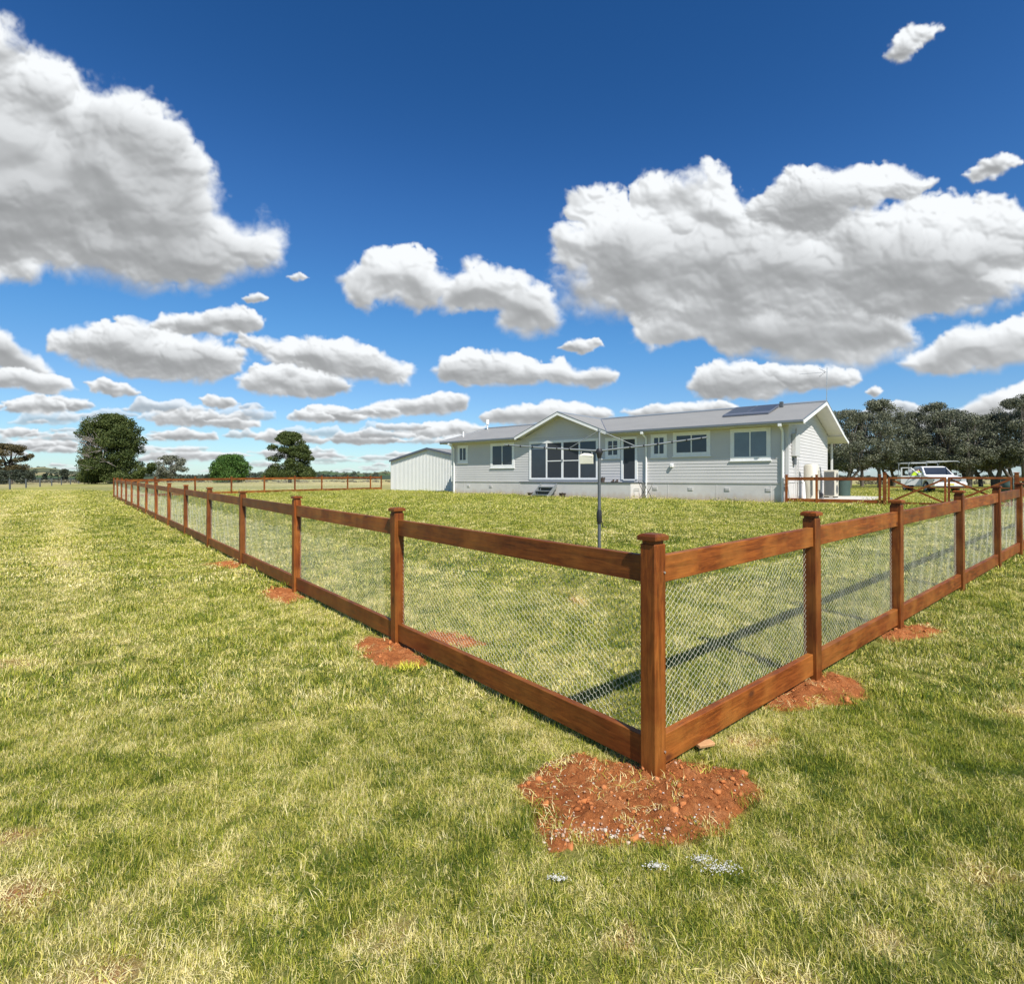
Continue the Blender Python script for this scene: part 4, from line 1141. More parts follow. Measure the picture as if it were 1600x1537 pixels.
# ------------------------------------------------------------------ fences
PW = .09
pm = MB().box(-PW/2, PW/2, -PW/2, PW/2, -.25, 1.172, .004).box(-.037, .037, -.037, .037, 1.172, 1.19).mesh('post', M_WOODZ)
cm = MB().box(-.056, .056, -.056, .056, 1.190, 1.213, .002)
cm.add([(-.052, -.052, 1.2131), (.052, -.052, 1.2131), (.052, .052, 1.2131), (-.052, .052, 1.2131), (-.040, -.040, 1.222), (.040, -.040, 1.222), (.040, .040, 1.222), (-.040, .040, 1.222)],
       [(4, 5, 6, 7), (0, 1, 5, 4), (1, 2, 6, 5), (2, 3, 7, 6), (3, 0, 4, 7)])
cm = cm.mesh('post_cap', M_WOODX)
rail_cache, net_cache = {}, {}
def rail_mesh(Ln, h):
    key = (round(Ln, 2), h)
    if key not in rail_cache: rail_cache[key] = MB().box(0, Ln, -.021, .021, 0, h, .003).mesh('rail', M_WOODX)
    return rail_cache[key]
def net_mesh(Ln):
    key = round(Ln, 1)
    if key in net_cache: return net_cache[key]
    dxc, hz_, t_ = .0245, .037, .010
    nx = int(round(key/dxc)); nz = 24; dxc = key/nx
    j, i = np.meshgrid(np.arange(nx+1), np.arange(nz), indexing='ij')
    xc = j*dxc; zc = (i+.5*(j % 2))*hz_
    jit = rng.normal(0, .0012, (4,)+xc.shape)
    yb = (.006*np.sin(xc*6+zc*7)+.004*np.sin(xc*17-zc*9))*np.clip(np.minimum(xc, key-xc)/.25, 0, 1)
    zc = zc+.006*np.sin(xc*5.3)
    Lp = np.stack([xc-t_/2+jit[0]*.5, yb-.001, zc+jit[1]], -1); Rp = np.stack([xc+t_/2+jit[0]*.5, yb+.001, zc+jit[1]], -1)
    A, B, rr = [Lp.reshape(-1, 3)], [Rp.reshape(-1, 3)], [np.full(xc.size, .0012)]
    for s in (0, 1):      # diagonals to the next column
        jj = np.arange(nx)
        for par in (0, 1):
            sel = jj[jj % 2 == par]
            off = (s-1) if par == 0 else s
            ia = np.arange(nz); ib = ia+off
            ok = (ib >= 0) & (ib < nz)
            a = Rp[np.ix_(sel, ia[ok])]; b_ = Lp[np.ix_(sel+1, ib[ok])]
            A.append(a.reshape(-1, 3)); B.append(b_.reshape(-1, 3)); rr.append(np.full(a.shape[0]*a.shape[1], .0008))
    A = np.concatenate(A); B = np.concatenate(B); rr = np.concatenate(rr)[:, None]
    d = B-A; d /= np.linalg.norm(d, axis=1)[:, None]
    u = np.cross(d, (0, 1, 0)); u /= np.linalg.norm(u, axis=1)[:, None]; w = np.cross(d, u)
    ring = [u*math.cos(a)+w*math.sin(a) for a in (0, 2.094, 4.189)]
    V = np.stack([A+ring[0]*rr, A+ring[1]*rr, A+ring[2]*rr, B+ring[0]*rr, B+ring[1]*rr, B+ring[2]*rr], 1).reshape(-1, 3)
    o = np.arange(len(A))[:, None]*6
    F = np.concatenate([o+np.array([0, 1, 4, 3]), o+np.array([1, 2, 5, 4]), o+np.array([2, 0, 3, 5])])
    net_cache[key] = npmesh('wire_netting', V, F, M_WIRE)
    return net_cache[key]
def fence(pts, label, net=True, inner=1, start_post=True, caps=True, big=(), end_post=True, group=None):
    r0 = Vector((*pts[0], gz(*pts[0])))
    root = empty('timber_fence', r0, 0, label, 'fence', group)
    for i, p in enumerate(pts):
        a = pts[max(i-1, 0)]; b_ = pts[min(i+1, len(pts)-1)]
        ang = math.atan2(b_[1]-a[1], b_[0]-a[0])
        if (i or start_post) and (i < len(pts)-1 or end_post):
            po = link('post', pm, root); po.location = (p[0]-r0.x, p[1]-r0.y, gz(*p)-r0.z+random.uniform(-.006, .006)); po.rotation_euler = (random.gauss(0, .004), random.gauss(0, .004), ang)
            ca = link('post_cap', cm, po)
            if i in big: po.scale = (1.35, 1.35, 1.06)
            if caps and i in (0, 1) and start_post:
                
                for zb in ((1.03, .14) if i == 0 else (1.03,)): MB().tube([(-PW/2-.0005, -PW/2*.68, zb), (-PW/2-.006, -PW/2*.68, zb)], .0055, 8).build('bolt', M_BOLT, po)
        if i < len(pts)-1:
            q_ = pts[i+1]; z0, z1 = gz(*p), gz(*q_)
            Ld = math.hypot(q_[0]-p[0], q_[1]-p[1]); an_ = math.atan2(q_[1]-p[1], q_[0]-p[0]); sl = math.atan2(z1-z0, Ld)
            for nm_, h, zz_ in (('top_rail', .135, .975), ('bottom_rail', .15, .055)):
                Lr = Ld-PW-.002
                ro = link(nm_, rail_mesh(Lr, h), root)
                c0 = (PW/2+.001)/Ld
                ro.location = (p[0]+(q_[0]-p[0])*c0-r0.x, p[1]+(q_[1]-p[1])*c0-r0.y, z0+(z1-z0)*c0+zz_-r0.z+random.uniform(-.003, .003))
                ro.rotation_euler = (0, -sl, an_)
            if net:
                Ln = Ld-PW-.004; nm2 = net_mesh(Ln)
                no = link('wire_netting', nm2, root)
                nx_, ny_ = -math.sin(an_)*.026*inner, math.cos(an_)*.026*inner
                no.location = (p[0]+math.cos(an_)*(PW/2+.002)+nx_-r0.x, p[1]+math.sin(an_)*(PW/2+.002)+ny_-r0.y, z0+.16-r0.z)
                no.rotation_euler = (0, -sl, an_); no.scale = (Ln/round(Ln, 1), 1, 1)
    return root
C0 = (.707, 2.72)
LP = [(C0[0]-i*2.7*.636, C0[1]+i*2.7*.772) for i in range(15)]
fence(LP, 'long timber fence with wire netting running from the corner post away to the left', True, -1)
RQ = [0, 1.9, 3.78, 6.17, 8.39, 10.2, 12.6, 15, 17.4, 19.8, 22.1, 24.4]
RP = [(C0[0]+.772*q_, C0[1]+.636*q_) for q_ in RQ]
fence(RP, 'timber post and rail fence with wire netting running from the corner post to the right', True, 1, False)
fc = LP[-1]
EP = [fc]+[(fc[0]+.64*s, fc[1]+.768*s) for s in (2.1, 4.37, 6.64, 8.9, 11.2, 13.4, 15.7, 17.9, 19.0)]
fence(EP, 'distant timber fence crossing behind the lawn to the left side of the shed', True, 1, False)
S0 = Vector((11.9, 23.6)); SDv = Vector((.82, -.57)).normalized()
def sp(s): return (S0.x+SDv.x*s, S0.y+SDv.y*s)
fence([sp(0), sp(1.155), sp(3.36), sp(3.52)], 'short open timber fence between the house corner and the gate', False, 1, True, True, (3,))
fence([sp(7.40), sp(9.36)], 'last short bay of timber fence right of the double gate', False, 1, True, True, (0,), False)
# gates
def gate(s0, s1, flip, label):
    p = sp(s0); Lg = s1-s0
    root = empty('gate', (p[0], p[1], gz(*p)), math.atan2(SDv.y, SDv.x), label, 'gate', 'pair of cross-braced timber gates')
    def bar(name, x0_, z0_, x1_, z1_, h, y0_=-.02, y1_=.02):
        d = Vector((x1_-x0_, z1_-z0_)); n = Vector((-d.y, d.x)).normalized()*h/2
        P = [(x0_-n.x, z0_-n.y), (x1_-n.x, z1_-n.y), (x1_+n.x, z1_+n.y), (x0_+n.x, z0_+n.y)]
        MB().prism(P, y0_, y1_, 'y').build(name, M_WOODX, root)
    bar('stile', .035, .06, .035, 1.12, .07); bar('stile', Lg-.035, .06, Lg-.035, 1.12, .07)
    bar('top_rail', .071, 1.085, Lg-.071, 1.085, .07); bar('bottom_rail', .071, .10, Lg-.071, .10, .07)
    bar('mid_rail', .071, .72, Lg-.071, .72, .035, -.012, .012)
    bar('brace', .08, .15, Lg-.08, 1.03, .07, -.045, -.0205); bar('brace', .08, 1.03, Lg-.08, .15, .07, .0205, .045)
    MB().box(.0, .16, .021, .03, .98, 1.02).build('hinge', M_GALV, root); MB().box(.0, .16, .021, .03, .25, .29).build('hinge', M_GALV, root)
gate(3.62, 5.44, 0, 'left leaf of the double timber gate, cross-braced')
gate(5.48, 7.30, 1, 'right leaf of the double timber gate, cross-braced')

# offcut
t = tag(link('timber_offcut', MB().box(-.06, .06, -.022, .022, 0, .018, .003).mesh('timber_offcut', paint('pale_timber', (.46, .25, .11), .8, .2, 30))), 'small pale timber offcut lying on the grass behind the corner mound', 'offcut')
t.location = (1.05, 2.97, gz(1.05, 2.97)+.035); t.rotation_euler = (.15, .1, .5)

# distant wire fence
WP = [(-48, 52), (-53.6, 60), (-59, 68), (-64.3, 76), (-70.4, 85), (-76.3, 94), (-82, 103), (-88, 112)]
r0 = Vector((*WP[0], gz(*WP[0])))
wf = empty('wire_fence', r0, 0, 'thin steel post and wire fence along the pale paddock at far left', 'fence')
wm = MB().box(-.05, .05, -.05, .05, -.2, 1.0).mesh('post', M_DGREY)
allp = [(-37, 36.2), (-42.5, 44.1)]+WP
for p_ in allp:
    o = link('post', wm, wf); o.location = (p_[0]-r0.x, p_[1]-r0.y, gz(*p_)-r0.z)
for h_ in (.3, .6, .9):
    MB().tube([(p_[0]-r0.x, p_[1]-r0.y, gz(*p_)-r0.z+h_) for p_ in allp], .006, 4).build('wire', M_GALV, wf)

# ------------------------------------------------------------------ clothesline
cx, cy = 1.62, 10.1; cz = gz(cx, cy)
cl = empty('clothesline', (cx, cy, cz), 0, 'grey rotary clothesline pole with two long arms on the lawn', 'clothesline')
hz0 = 2.0-cz
MB().tube([(0, 0, -.2), (0, 0, hz0-.02)], .029, 14).build('pole', M_DGREY, cl)
b = MB(); b.tube([(0, 0, hz0), (0, 0, 2.38-cz)], .019, 12); b.tube([(0, 0, 2.37-cz), (0, 0, 2.41-cz)], .03, 12); b.build('mast_top', M_GALV, cl)
b = MB(); b.tube([(0, 0, hz0-.13), (0, 0, hz0-.06), (0, 0, hz0-.01), (0, 0, hz0+.05)], [.033, .05, .075, .04], 14); b.build('hub', M_BLACK, cl)
b = MB(); b.tube([(0, 0, .50), (0, 0, .56), (0, 0, .70), (0, 0, .76)], [.034, .048, .048, .034], 14); b.build('winch_housing', M_BLACK, cl)
b = MB(); b.tube([(.035, -.02, .56), (.065, -.03, .45), (.125, -.03, .43)], .009, 8); b.build('crank_handle', M_BLACK, cl)
ad = Vector((1.771, -.648)).normalized()
for s, ze in ((1, 2.21-cz), (-1, 2.16-cz)):
    e = (ad.x*s*1.886, ad.y*s*1.886, ze); st_ = (ad.x*s*.03, ad.y*s*.03, hz0+.01)
    arm = MB().tube([st_, ((st_[0]+e[0])*.5, (st_[1]+e[1])*.5, (st_[2]+e[2])*.5-.012), e], [.019, .017, .014], 10).build('arm', M_GALV, cl)
    b = MB()
    for k in range(6):
        f_ = .3+.13*k; x_, y_, z_ = e[0]*f_, e[1]*f_, st_[2]+(e[2]-st_[2])*f_-.008
        b.tube([(x_-ad.x*.012, y_-ad.y*.012, z_), (x_+ad.x*.012, y_+ad.y*.012, z_)], .022, 8)
    b.build('line_clips', M_BLACK, arm)
    f_ = .34 if s > 0 else .30
    MB().tube([(0, 0, 2.385-cz), (e[0]*f_, e[1]*f_, st_[2]+(e[2]-st_[2])*f_+.015)], .008, 6).build('brace', M_GALV, cl)
pb = empty('peg_basket', (cx-ad.x*.24, cy-ad.y*.24, 2.0), math.atan2(ad.y, ad.x), 'cream canvas peg basket hanging from the left clothesline arm', 'peg basket')
b = MB(); b.tube([(0, -.06, -.24), (0, -.06, -.10)], .10, 4)
b = MB(); b.add([(-.12, -.05, -.23), (.12, -.05, -.23), (.12, .05, -.23), (-.12, .05, -.23), (-.125, -.07, -.09), (.125, -.07, -.11), (.125, .07, -.08), (-.125, .07, -.10)],
   [(0, 3, 2, 1), (0, 1, 5, 4), (1, 2, 6, 5), (2, 3, 7, 6), (3, 0, 4, 7)])
b.tube([(-.12, 0, -.09), (-.04, -.02, -.075), (.04, .02, -.08), (.12, 0, -.09)], [.03, .045, .045, .03], 8)
b.build('bag', M_BAG, pb)
b = MB()
for s in (-.11, .11):
    b.tube([(s, 0, -.10), (s*.92, 0, .0), (s*.88, 0, .03)], .004, 6)
b.build('hanger', M_WHITE2, pb)

# ------------------------------------------------------------------ utility vehicle
ux, uy = 27.99, 34.77
ute = empty('utility_vehicle', (ux, uy, gz(ux, uy)), R(165.7), 'white tray-back utility with ladder rack and open driver door behind the gate', 'utility vehicle')
def taper(mb, z0=1.08, k=.34):
    mb.v = [(x*(1-k*max(0, z-z0)), y, z) if True else 0 for x, y, z in mb.v]; return mb
b = MB()
lower = [(-.02, .50), (-.02, .80), (-.10, .98), (-.9, 1.09), (-1.28, 1.12), (-3.42, 1.12), (-3.48, .48), (-3.25, .38), (-1.55, .38), (-1.42, .62), (-1.22, .80), (-.92, .80), (-.66, .62), (-.58, .40), (-.2, .38)]
b.prism(lower, -.91, .91, 'x')
ob = taper(b).build('body', M_UTE, ute)
bm = ob.modifiers.new('bev', 'BEVEL'); bm.width = .035; bm.segments = 3; bm.limit_method = 'ANGLE'; bm.angle_limit = R(30)
b = MB(); b.prism([(-1.26, 1.121), (-2.02, 1.70), (-2.3, 1.755), (-3.1, 1.755), (-3.32, 1.68), (-3.42, 1.121)], -.88, .88, 'x')
cb = taper(b).build('cab', M_UTE, ute); bm = cb.modifiers.new('bev', 'BEVEL'); bm.width = .04; bm.segments = 3; bm.limit_method = 'ANGLE'
def tp(x, y, z): return (x*(1-.34*max(0, z-1.08)), y, z)
b = MB(); P = [tp(-.78, -1.34, 1.19), tp(.78, -1.34, 1.19), tp(.80, -1.97, 1.665), tp(-.80, -1.97, 1.665)]
b.add([(x, y+.012, z+.012) for x, y, z in P], [(0, 1, 2, 3)]); b.build('windscreen', M_GLASS, cb)
for s in (-1, 1):
    P = [tp(.885*s, -1.55, 1.17), tp(.885*s, -3.2, 1.17), tp(.895*s, -3.14, 1.62), tp(.895*s, -2.12, 1.64)]
    b = MB(); b.add([(x+s*.006, y, z) for x, y, z in P], [(0, 1, 2, 3)]); b.build('side_window', M_GLASS, cb)
MB().box(.915, .925, -2.75, -1.62, .48, 1.12).build('door_opening', M_BLACK, ute)
b = MB(); b.box(-.55, .55, -.03, .03, .72, .93, .01); b.build('grille', M_DGREY, ute)
b = MB(); b.box(-.5, .5, .031, .05, .80, .825); b.box(-.5, .5, .031, .05, .86, .885); b.build('grille_bar', M_ALU, ute)
for s in (-1, 1):
    MB().box(*sorted((s*.58, s*.89)), -.12, .025, .76, .94, .03).build('headlight', M_ALU, ute)
b = MB(); b.box(-.92, .92, -.20, .10, .42, .68, .04); b.build('bumper', M_UTE, ute)
MB().box(-.19, .19, .101, .112, .50, .61).build('number_plate', M_PLATE, ute)
MB().box(-.75, .75, .0, .09, .34, .43, .01).build('lower_grille', M_BLACK, ute)
for s in (-1, 1):
    for y in (-1.07, -4.15):
        b = MB(); b.tube([(s*.66, y, .36), (s*.70, y, .36), (s*.86, y, .36), (s*.90, y, .36)], [.33, .37, .37, .33], 24)
        w = b.build('wheel', M_TYRE, ute)
        b = MB(); b.tube([(s*.885, y, .36), (s*.912, y, .36)], [.23, .21], 20)
        for k in range(6):
            a = k*math.pi/3; b.tube([(s*.915, y, .36), (s*.915, y+.2*math.cos(a), .36+.2*math.sin(a))], .025, 6)
        b.build('rim', M_RIM, w)
b = MB(); b.box(-.95, .95, -5.25, -3.52, .76, .84, .01)
for s in (-1, 1): b.box(*sorted((s*.92, s*.95)), -5.2, -3.55, .845, 1.10)
b.box(-.92, .92, -5.25, -5.22, .845, 1.10); b.box(-.9, .9, -3.58, -3.52, .845, 1.60)
b.box(-.5, .5, -5.1, -3.4, .45, .759); b.build('tray', M_ALU, ute)
b = MB()
for y in (-5.15, -3.56):
    for s in (-.88, .88): b.tube([(s, y, .85), (s, y, 2.03)], .022, 6)
    b.tube([(-.9, y, 2.03), (.9, y, 2.03)], .025, 6)
for s in (-.88, .88):
    b.tube([(s, -5.35, 2.06), (s, -1.0, 2.06), (s, -.75, 1.98)], .028, 6)
    b.tube([(s, -3.56, 1.75), (s, -3.2, 2.04)], .018, 6); b.tube([(s, -5.15, 1.8), (s, -4.9, 2.04)], .018, 6)
b.tube([(-.9, -.98, 2.06), (.9, -.98, 2.06)], .025, 6); b.tube([(-.9, -2.2, 2.06), (.9, -2.2, 2.06)], .02, 6)
b.build('ladder_rack', M_GALV, ute)
for s in (-1, 1):
    b = MB(); b.box(*sorted((s*.93, s*1.12)), -1.62, -1.52, 1.16, 1.32, .02); b.build('side_mirror', M_UTE if s > 0 else M_BLACK, ute)
a = R(58)
door = MB(); ds, dc = math.sin(a), math.cos(a)
def dpt(l, o, z): return (.93+ds*l+dc*o, -1.60-dc*l+ds*o, z)
def dbox(mb, l0, l1, z0_, z1_, o0=-.03, o1=.03, top=None):
    zt0, zt1 = top or (z1_, z1_)
    mb.add([dpt(l0, o0, z0_), dpt(l1, o0, z0_), dpt(l1, o1, z0_), dpt(l0, o1, z0_), dpt(l0, o0, zt0), dpt(l1, o0, zt1), dpt(l1, o1, zt1), dpt(l0, o1, zt0)],
           [(0, 3, 2, 1), (4, 5, 6, 7), (0, 1, 5, 4), (1, 2, 6, 5), (2, 3, 7, 6), (3, 0, 4, 7)])
dbox(door, 0, 1.12, .48, 1.13)
dbox(door, 1.05, 1.12, 1.1301, 1.68); dbox(door, .55, 1.05, 1.63, 1.69)
door.tube([dpt(0.02, 0, 1.13), dpt(.58, 0, 1.66)], .035, 6)
dd = door.build('door', M_UTE, ute)
b = MB(); dbox(b, .95, 1.07, .98, 1.01, .031, .05); b.build('handle', M_BLACK, dd)
# the worker in the doorway
def skin(name, verts, edges, rad, mt, parent=None, sub=2):
    me = bpy.data.meshes.new(name); me.from_pydata(verts, edges, []); me.materials.append(mt)
    o = link(name, me, parent)
    md = o.modifiers.new('skin', 'SKIN'); md.use_smooth_shade = True
    for i, r_ in enumerate(rad): me.skin_vertices[0].data[i].radius = (r_, r_) if not isinstance(r_, tuple) else r_
    me.skin_vertices[0].data[0].use_root = True
    s = o.modifiers.new('sub', 'SUBSURF'); s.levels = sub; s.render_levels = sub
    return o
um = Matrix.Translation(ute.location) @ Matrix.Rotation(R(165.7), 4, 'Z')
pl_ = um @ Vector((1.22, -2.25, 0))
per = empty('person', pl_, R(165.7), 'worker in a yellow high-visibility shirt leaning into the open ute door', 'person')
# local: -x is towards the cab
bv = [(0,0,.92),(-.10,0,1.10),(-.24,0,1.28),(-.36,0,1.40),(-.44,0,1.47),(-.53,.0,1.54),(-.60,0,1.60),
      (.02,.10,.90),(.05,.11,.50),(.08,.11,.08),(-.05,.12,.03),(.0,-.10,.90),(-.10,-.11,.50),(-.02,-.11,.08),(-.15,-.12,.03),
      (-.34,.19,1.36),(-.50,.22,1.12),(-.72,.16,1.06),(-.80,.15,1.05),(-.34,-.19,1.36),(-.52,-.20,1.14),(-.74,-.15,1.10),(-.82,-.14,1.10)]
be = [(0,1),(1,2),(2,3),(3,4),(4,5),(5,6),(0,7),(7,8),(8,9),(9,10),(0,11),(11,12),(12,13),(13,14),(3,15),(15,16),(16,17),(17,18),(3,19),(19,20),(20,21),(21,22)]
br = [.12,.12,.14,.12,.055,.085,.085,.085,.06,.045,.035,.085,.06,.045,.035,.06,.045,.032,.035,.06,.045,.032,.035]
skin('body', bv, be, br, M_SKIN, per)
skin('shirt', [(0,0,.93)]+bv[1:4]+[bv[15], (-.46,.215,1.18), bv[19], (-.47,-.20,1.20)], [(0,1),(1,2),(2,3),(3,4),(4,5),(3,6),(6,7)], [.155,.16,.175,.15,.085,.068,.085,.068], M_HIVIS, per)
skin('trousers', [(0,0,.94)]+bv[7:10]+bv[11:14], [(0,1),(1,2),(2,3),(0,4),(4,5),(5,6)], [.145,.11,.085,.07,.11,.085,.07], M_NAVY, per)
skin('hair', [(-.50,0,1.58),(-.56,0,1.64),(-.63,0,1.64)], [(0,1),(1,2)], [.08,.092,.075], M_HAIR, per)
for y in (.11, -.11):
    x = .08 if y > 0 else -.02
    MB().box(x-.20, x+.07, y-.05, y+.05, 0, .11, .03).build('boot', M_TERRA, per)
for i, (sx, sy) in enumerate(((.03, 0), (.03, .0))): pass
b = MB(); b.tube([(-.615, .035, 1.565), (-.622, .036, 1.565)], .012, 8); b.tube([(-.615, -.035, 1.565), (-.622, -.036, 1.565)], .012, 8); b.build('eyes', M_BLACK, per)

# green cabinet/drum beyond the gate
gx_, gy_ = .913*33, 33
t = empty('water_trough', (gx_, gy_, gz(gx_, gy_)), R(-35), 'dark green upright drum behind the right end of the gate', 'drum')
MB().tube([(0, 0, 0), (0, 0, .3), (0, 0, .32), (0, 0, .6), (0, 0, .62), (0, 0, .92)], [.36, .36, .375, .375, .36, .36], 20).build('drum', M_GREEN, t)
MB().tube([(0, 0, .92), (0, 0, .96)], [.39, .39], 20).build('lid', M_GALV, t)

# ------------------------------------------------------------------ trees
def leaves(blobs, n, size, mt, name='crown', flat=.75, shell=.45, elong=1.):
    """leaf-sized faces spread through clumps; blobs: (x, y, z, r)"""
    B = np.array(blobs); w = B[:, 3]**2; w /= w.sum()
    k = rng.choice(len(B), n, p=w)
    d = rng.normal(size=(n, 3)); d /= np.linalg.norm(d, axis=1)[:, None]
    r = B[k, 3]*(shell+(1-shell)*rng.rand(n)**.6)*(1+.22*np.sin(d[:, 0]*7+k)*np.sin(d[:, 1]*6+k*2)*np.sin(d[:, 2]*8))
    c = B[k, :3]+d*r[:, None]*np.array([1, 1, flat])
    nrm = d*.8+rng.normal(size=(n, 3))*.6; nrm /= np.linalg.norm(nrm, axis=1)[:, None]
    u = np.cross(nrm, rng.normal(size=(n, 3))); u /= np.linalg.norm(u, axis=1)[:, None]; v = np.cross(nrm, u)
    s = (size*rng.uniform(.6, 1.3, n))[:, None]
    u = u*s*elong; v = v*s
    V = np.stack([c-u*.5, c-v*.35+u*.05, c+u*.5, c+v*.35+u*.05], 1).reshape(-1, 3)
    return npmesh(name, V, np.arange(4*n).reshape(-1, 4), mt)
def tree(name, label, X, Y, prof, nb, br_, nl, size, mt, bark=None, group=None, trunk=(.25, 2.5), cat='tree', lean=0, limbs=8, flat=.7, fill=.55, forks=1, base=None):
    bark = bark or M_BARK
    root = empty(name, (X, Y, base if base is not None else gz(X, Y)), random.uniform(0, 6.28), label, cat, group)
    zs_ = [p_[0] for p_ in prof]; ws_ = [p_[1] for p_ in prof]
    bl = []
    H = max(zs_)
    for i in range(nb):
        z = np.interp(rng.rand(), np.cumsum([0]+[1]*(len(zs_)-1))/(len(zs_)-1), zs_)
        wv = float(np.interp(z, zs_, ws_)); a = rng.uniform(0, 6.28)
        rr_ = wv*(fill+(1-fill)*rng.rand()) if rng.rand() > .2 else wv*rng.rand()
        r_ = br_*rng.uniform(.6, 1.3)*(1.1-.3*z/H)
        rr_ = max(0, rr_-r_*.55)
        bl.append((rr_*math.cos(a)+lean*z, rr_*math.sin(a), min(z, H-r_*.5), r_))
    link('crown', leaves(bl, nl, size, mt, 'crown', flat), root)
    tb = MB()
    for fk in range(forks):
        ox = 0 if forks == 1 else rng.uniform(-.6, .6); oy = 0 if forks == 1 else rng.uniform(-.6, .6)
        pts = [(ox*.4, oy*.4, -.3), (ox*.6, oy*.6, trunk[1]*.5), (ox*1.5+lean*trunk[1], oy*1.5, trunk[1]), (ox*2.2+lean*H*.6, oy*2.2, H*.6), (ox*2.5+lean*H*.85, oy*2.5, H*.85)]
        tb.tube(pts, [trunk[0]*1.15, trunk[0], trunk[0]*.8, trunk[0]*.45, trunk[0]*.12], 8)
        for j in range(limbs):
            q_ = bl[rng.randint(len(bl))]; z0_ = min(q_[2]*.75, rng.uniform(trunk[1]*.7, H*.6))
            s_ = Vector((ox*1.5+lean*z0_, oy*1.5, z0_)); e_ = Vector(q_[:3]); m_ = (s_+e_)/2+Vector((0, 0, -.3))
            tb.tube([s_, m_, e_], [trunk[0]*.42, trunk[0]*.26, trunk[0]*.08], 6)
    link('trunk', tb.mesh('trunk', bark), root)
    return root
def kx(px, Y): return (px-800)/850*Y
# left
t = tree('pine_tree', 'huge dense dark pine tree with bare grey branches, beyond the far left fence corner', kx(176, 98), 98,
     [(0.3, 4.6), (2.0, 5.4), (3.6, 5.6), (5.2, 5.0), (7, 5.2), (9, 5.2), (10.6, 4.4), (11.8, 2.6), (12.3, .8)], 270, 1.3, 90000, .24, M_PINE, M_BARKP, 'pine trees in the far paddock', (.45, 2.5), 'pine tree', 0, 10, .75, .5)
b = MB()
for k in range(26):      # dead branches showing on the near side
    a = rng.uniform(-2.5, -1.2); z = rng.uniform(2.5, 7.5); r1 = rng.uniform(3.8, 5.6)
    tip = Vector((r1*math.cos(a)*1.05, r1*math.sin(a), z+rng.uniform(.2, 1.4))); st_ = Vector((1.6*math.cos(a), 1.6*math.sin(a), z-.5))
    b.tube([st_, (st_+tip)/2+Vector((0, 0, .3)), tip], [.12, .08, .03], 5)
    for _ in range(3):
        e_ = tip+Vector(rng.normal(0, .7, 3)); b.tube([(st_*.35+tip*.65), e_], [.05, .015], 4)
t.rotation_euler = (0, 0, 0)
link('dead_branches', b.mesh('dead_branches', M_BARKP), t)
bl = [(4.6+.55*k, rng.uniform(-.6, .6), 1.5+.32*k+rng.uniform(-.3, .3), 1.0-.05*k) for k in range(6)]+[(-5.3, 0, 3.9, .9), (-4.8, -.5, 1.2, 1.2)]
link('side_branch_foliage', leaves(bl, 5000, .26, M_PINE, 'side_branch_foliage'), t)
tree('gum_tree', 'small pale grey gum tree just right of the huge pine', kx(266, 125), 125, [(1.2, 2.8), (2.5, 4.2), (4, 4.0), (5.4, 2.8), (6.1, .8)], 60, .95, 7500, .30, M_EUC, M_BARKP, None, (.18, 1.5), 'gum tree', 0, 10, .7, .5, 3)
tree('shade_tree', 'round bright green leafy tree behind the rear fence', kx(361, 110), 110, [(.6, 3.4), (1.8, 3.9), (3.2, 3.7), (4.6, 2.7), (5.5, .8)], 100, 1.1, 24000, .30, M_BUSH, None, None, (.25, 1.0), 'tree', 0, 6, .8, .7)
tree('pine_tree', 'smaller layered pine tree right of the round bright green tree', kx(453, 108), 108, [(1.3, 5.0), (2.0, 5.1), (3.2, 4.4), (4.8, 4.6), (6.2, 4.3), (7.8, 3.6), (9.2, 2.3), (10.1, .7)], 150, 1.1, 52000, .23, M_PINE, M_BARK, 'pine trees in the far paddock', (.35, 2.0), 'pine tree', 0, 9, .6, .72)
tree('gum_tree', 'brown tinged gum tree cut by the left edge of the view', kx(4, 105), 105, [(1.8, 3.2), (3.2, 4.6), (4.8, 5.6), (6.2, 5.2), (7.3, 2.6), (7.7, .8)], 80, 1.1, 26000, .24, M_GUM, M_BARK, None, (.32, 1.8), 'gum tree', 0, 10, .6, .6, 2)
tree('gum_tree', 'low dark gum tree under the brown gum at far left', kx(18, 98), 98, [(0, 4.2), (.9, 4.8), (1.8, 3.8), (2.5, 1.2)], 40, .9, 6500, .27, M_WOODS, M_BARK, None, (.2, .8), 'gum tree', 0, 5)
for px_, Y_, h_, lb in ((101, 240, 5.0, 'lone dark round tree in the far paddock left of the huge pine'), (71, 300, 3.6, 'tiny dark tree in the far paddock, nearer the brown gum'), (48, 260, 3.8, 'small dark tree beside the brown gum in the far paddock')):
    tree('paddock_tree', lb, kx(px_, Y_), Y_, [(0, h_*.45), (h_*.4, h_*.5), (h_*.8, h_*.35), (h_, .5)], 16, 1.1, 1400, .6, M_WOODS, None, None, (.2, .5), 'tree', 0, 3)
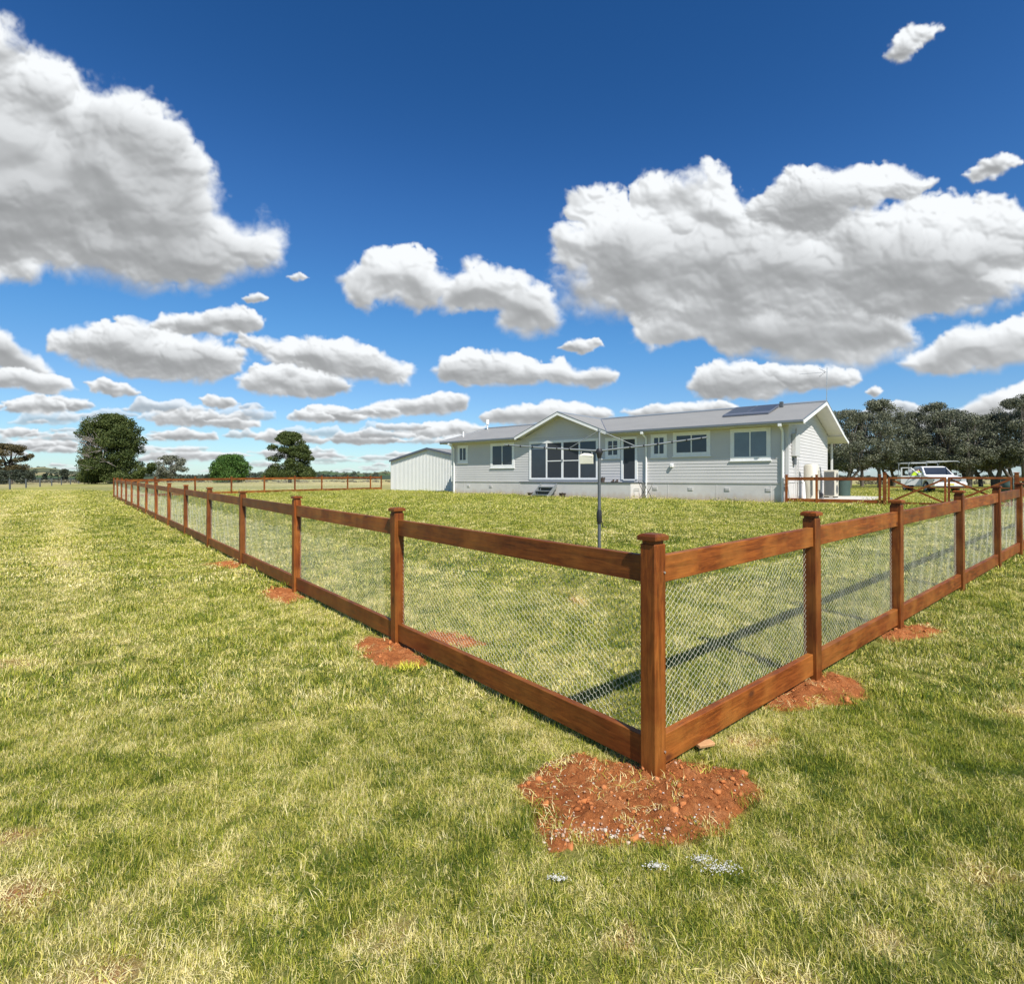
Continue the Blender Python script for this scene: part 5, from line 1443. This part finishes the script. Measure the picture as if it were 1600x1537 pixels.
# she-oak row on the right
ROW = [(1298, 56, 8.8), (1322, 50, 8.1), (1347, 60, 9.2), (1374, 50, 9.3), (1398, 60, 8.6), (1421, 53, 8.3), (1446, 60, 9.3), (1466, 51, 9.0), (1490, 58, 9.3), (1512, 50, 7.8), (1536, 58, 8.3), (1556, 50, 7.7), (1583, 57, 10.4), (1602, 48, 9.4), (1640, 52, 9.6), (1680, 56, 9.2), (1276, 66, 9.0), (1725, 58, 9.2)]
ORD = ['first', 'second', 'third', 'fourth', 'fifth', 'sixth', 'seventh', 'eighth', 'ninth', 'tenth', 'eleventh', 'twelfth', 'thirteenth', 'fourteenth', 'fifteenth', 'sixteenth']
for i, (px_, Y_, h_) in enumerate(ROW):
    h_ *= .88
    lb = ('%s dark she-oak counting right from the house gable, in the row behind the white utility' % ORD[i]) if i < 16 else ('dark she-oak hidden behind the house gable' if i == 16 else 'last dark she-oak of the row, beyond the right edge')
    if i == 12: lb = 'tallest dark she-oak of the row, near the right edge of the view'
    tree('she_oak_tree', lb, kx(px_, Y_), Y_, [(h_*.27, 1.0), (h_*.36, 2.2), (h_*.5, 2.8), (h_*.72, 2.7), (h_*.9, 1.9), (h_, .7)], 95, .64, 20000, .125, M_CASU, M_BARK, 'row of dark she-oaks behind the utility', (rng.uniform(.14, .22), h_*.22), 'tree', rng.uniform(-.03, .03), 9, .72, .45, rng.randint(1, 4))
# scrub and far woodland
bl = []
for k in range(420):
    Y_ = rng.uniform(120, 165); px_ = rng.uniform(-160, 200) if k % 2 else rng.uniform(200, 640)
    bl.append((kx(px_, Y_), Y_, rng.uniform(.35, .6), rng.uniform(.5, .9 if px_ < 200 else .7)))
sc = link('paddock_scrub', leaves(bl, 26000, .38, M_SCRUB, 'paddock_scrub', .7)); tag(sc, 'band of dry grey scrub along the far edge of the paddocks', None, None, 'stuff')
bl = []
for k in range(90):
    Y_ = rng.uniform(66, 90); px_ = rng.uniform(1290, 1800)
    bl.append((kx(px_, Y_), Y_, rng.uniform(.6, .9), rng.uniform(.5, 1.1)))
sc = link('undergrowth', leaves(bl, 9000, .22, M_SCRUB, 'undergrowth', .7)); tag(sc, 'low dry undergrowth beneath the she-oak row on the right', None, None, 'stuff')
bl = []
for k in range(1500):
    a = rng.uniform(-1.05, 1.05); rr_ = rng.choice([rng.uniform(.0, .35), rng.uniform(.75, 1.0)])
    rad_ = 330+rr_*2200
    hz_ = math.sin(rr_*math.pi/2)**1.4*float(ridge(np.array(a)))*2530+rr_*1.2+.3
    s_ = rng.uniform(1.5, 3.2)*(1+rr_*1.2)
    bl.append((math.sin(a)*rad_, math.cos(a)*rad_, hz_+s_*.4, s_))
sc = link('far_woodland', leaves(bl, 60000, 2.0, M_WOODS, 'far_woodland', .7)); tag(sc, 'distant dark woodland dotted over the hills on the skyline', None, None, 'stuff')
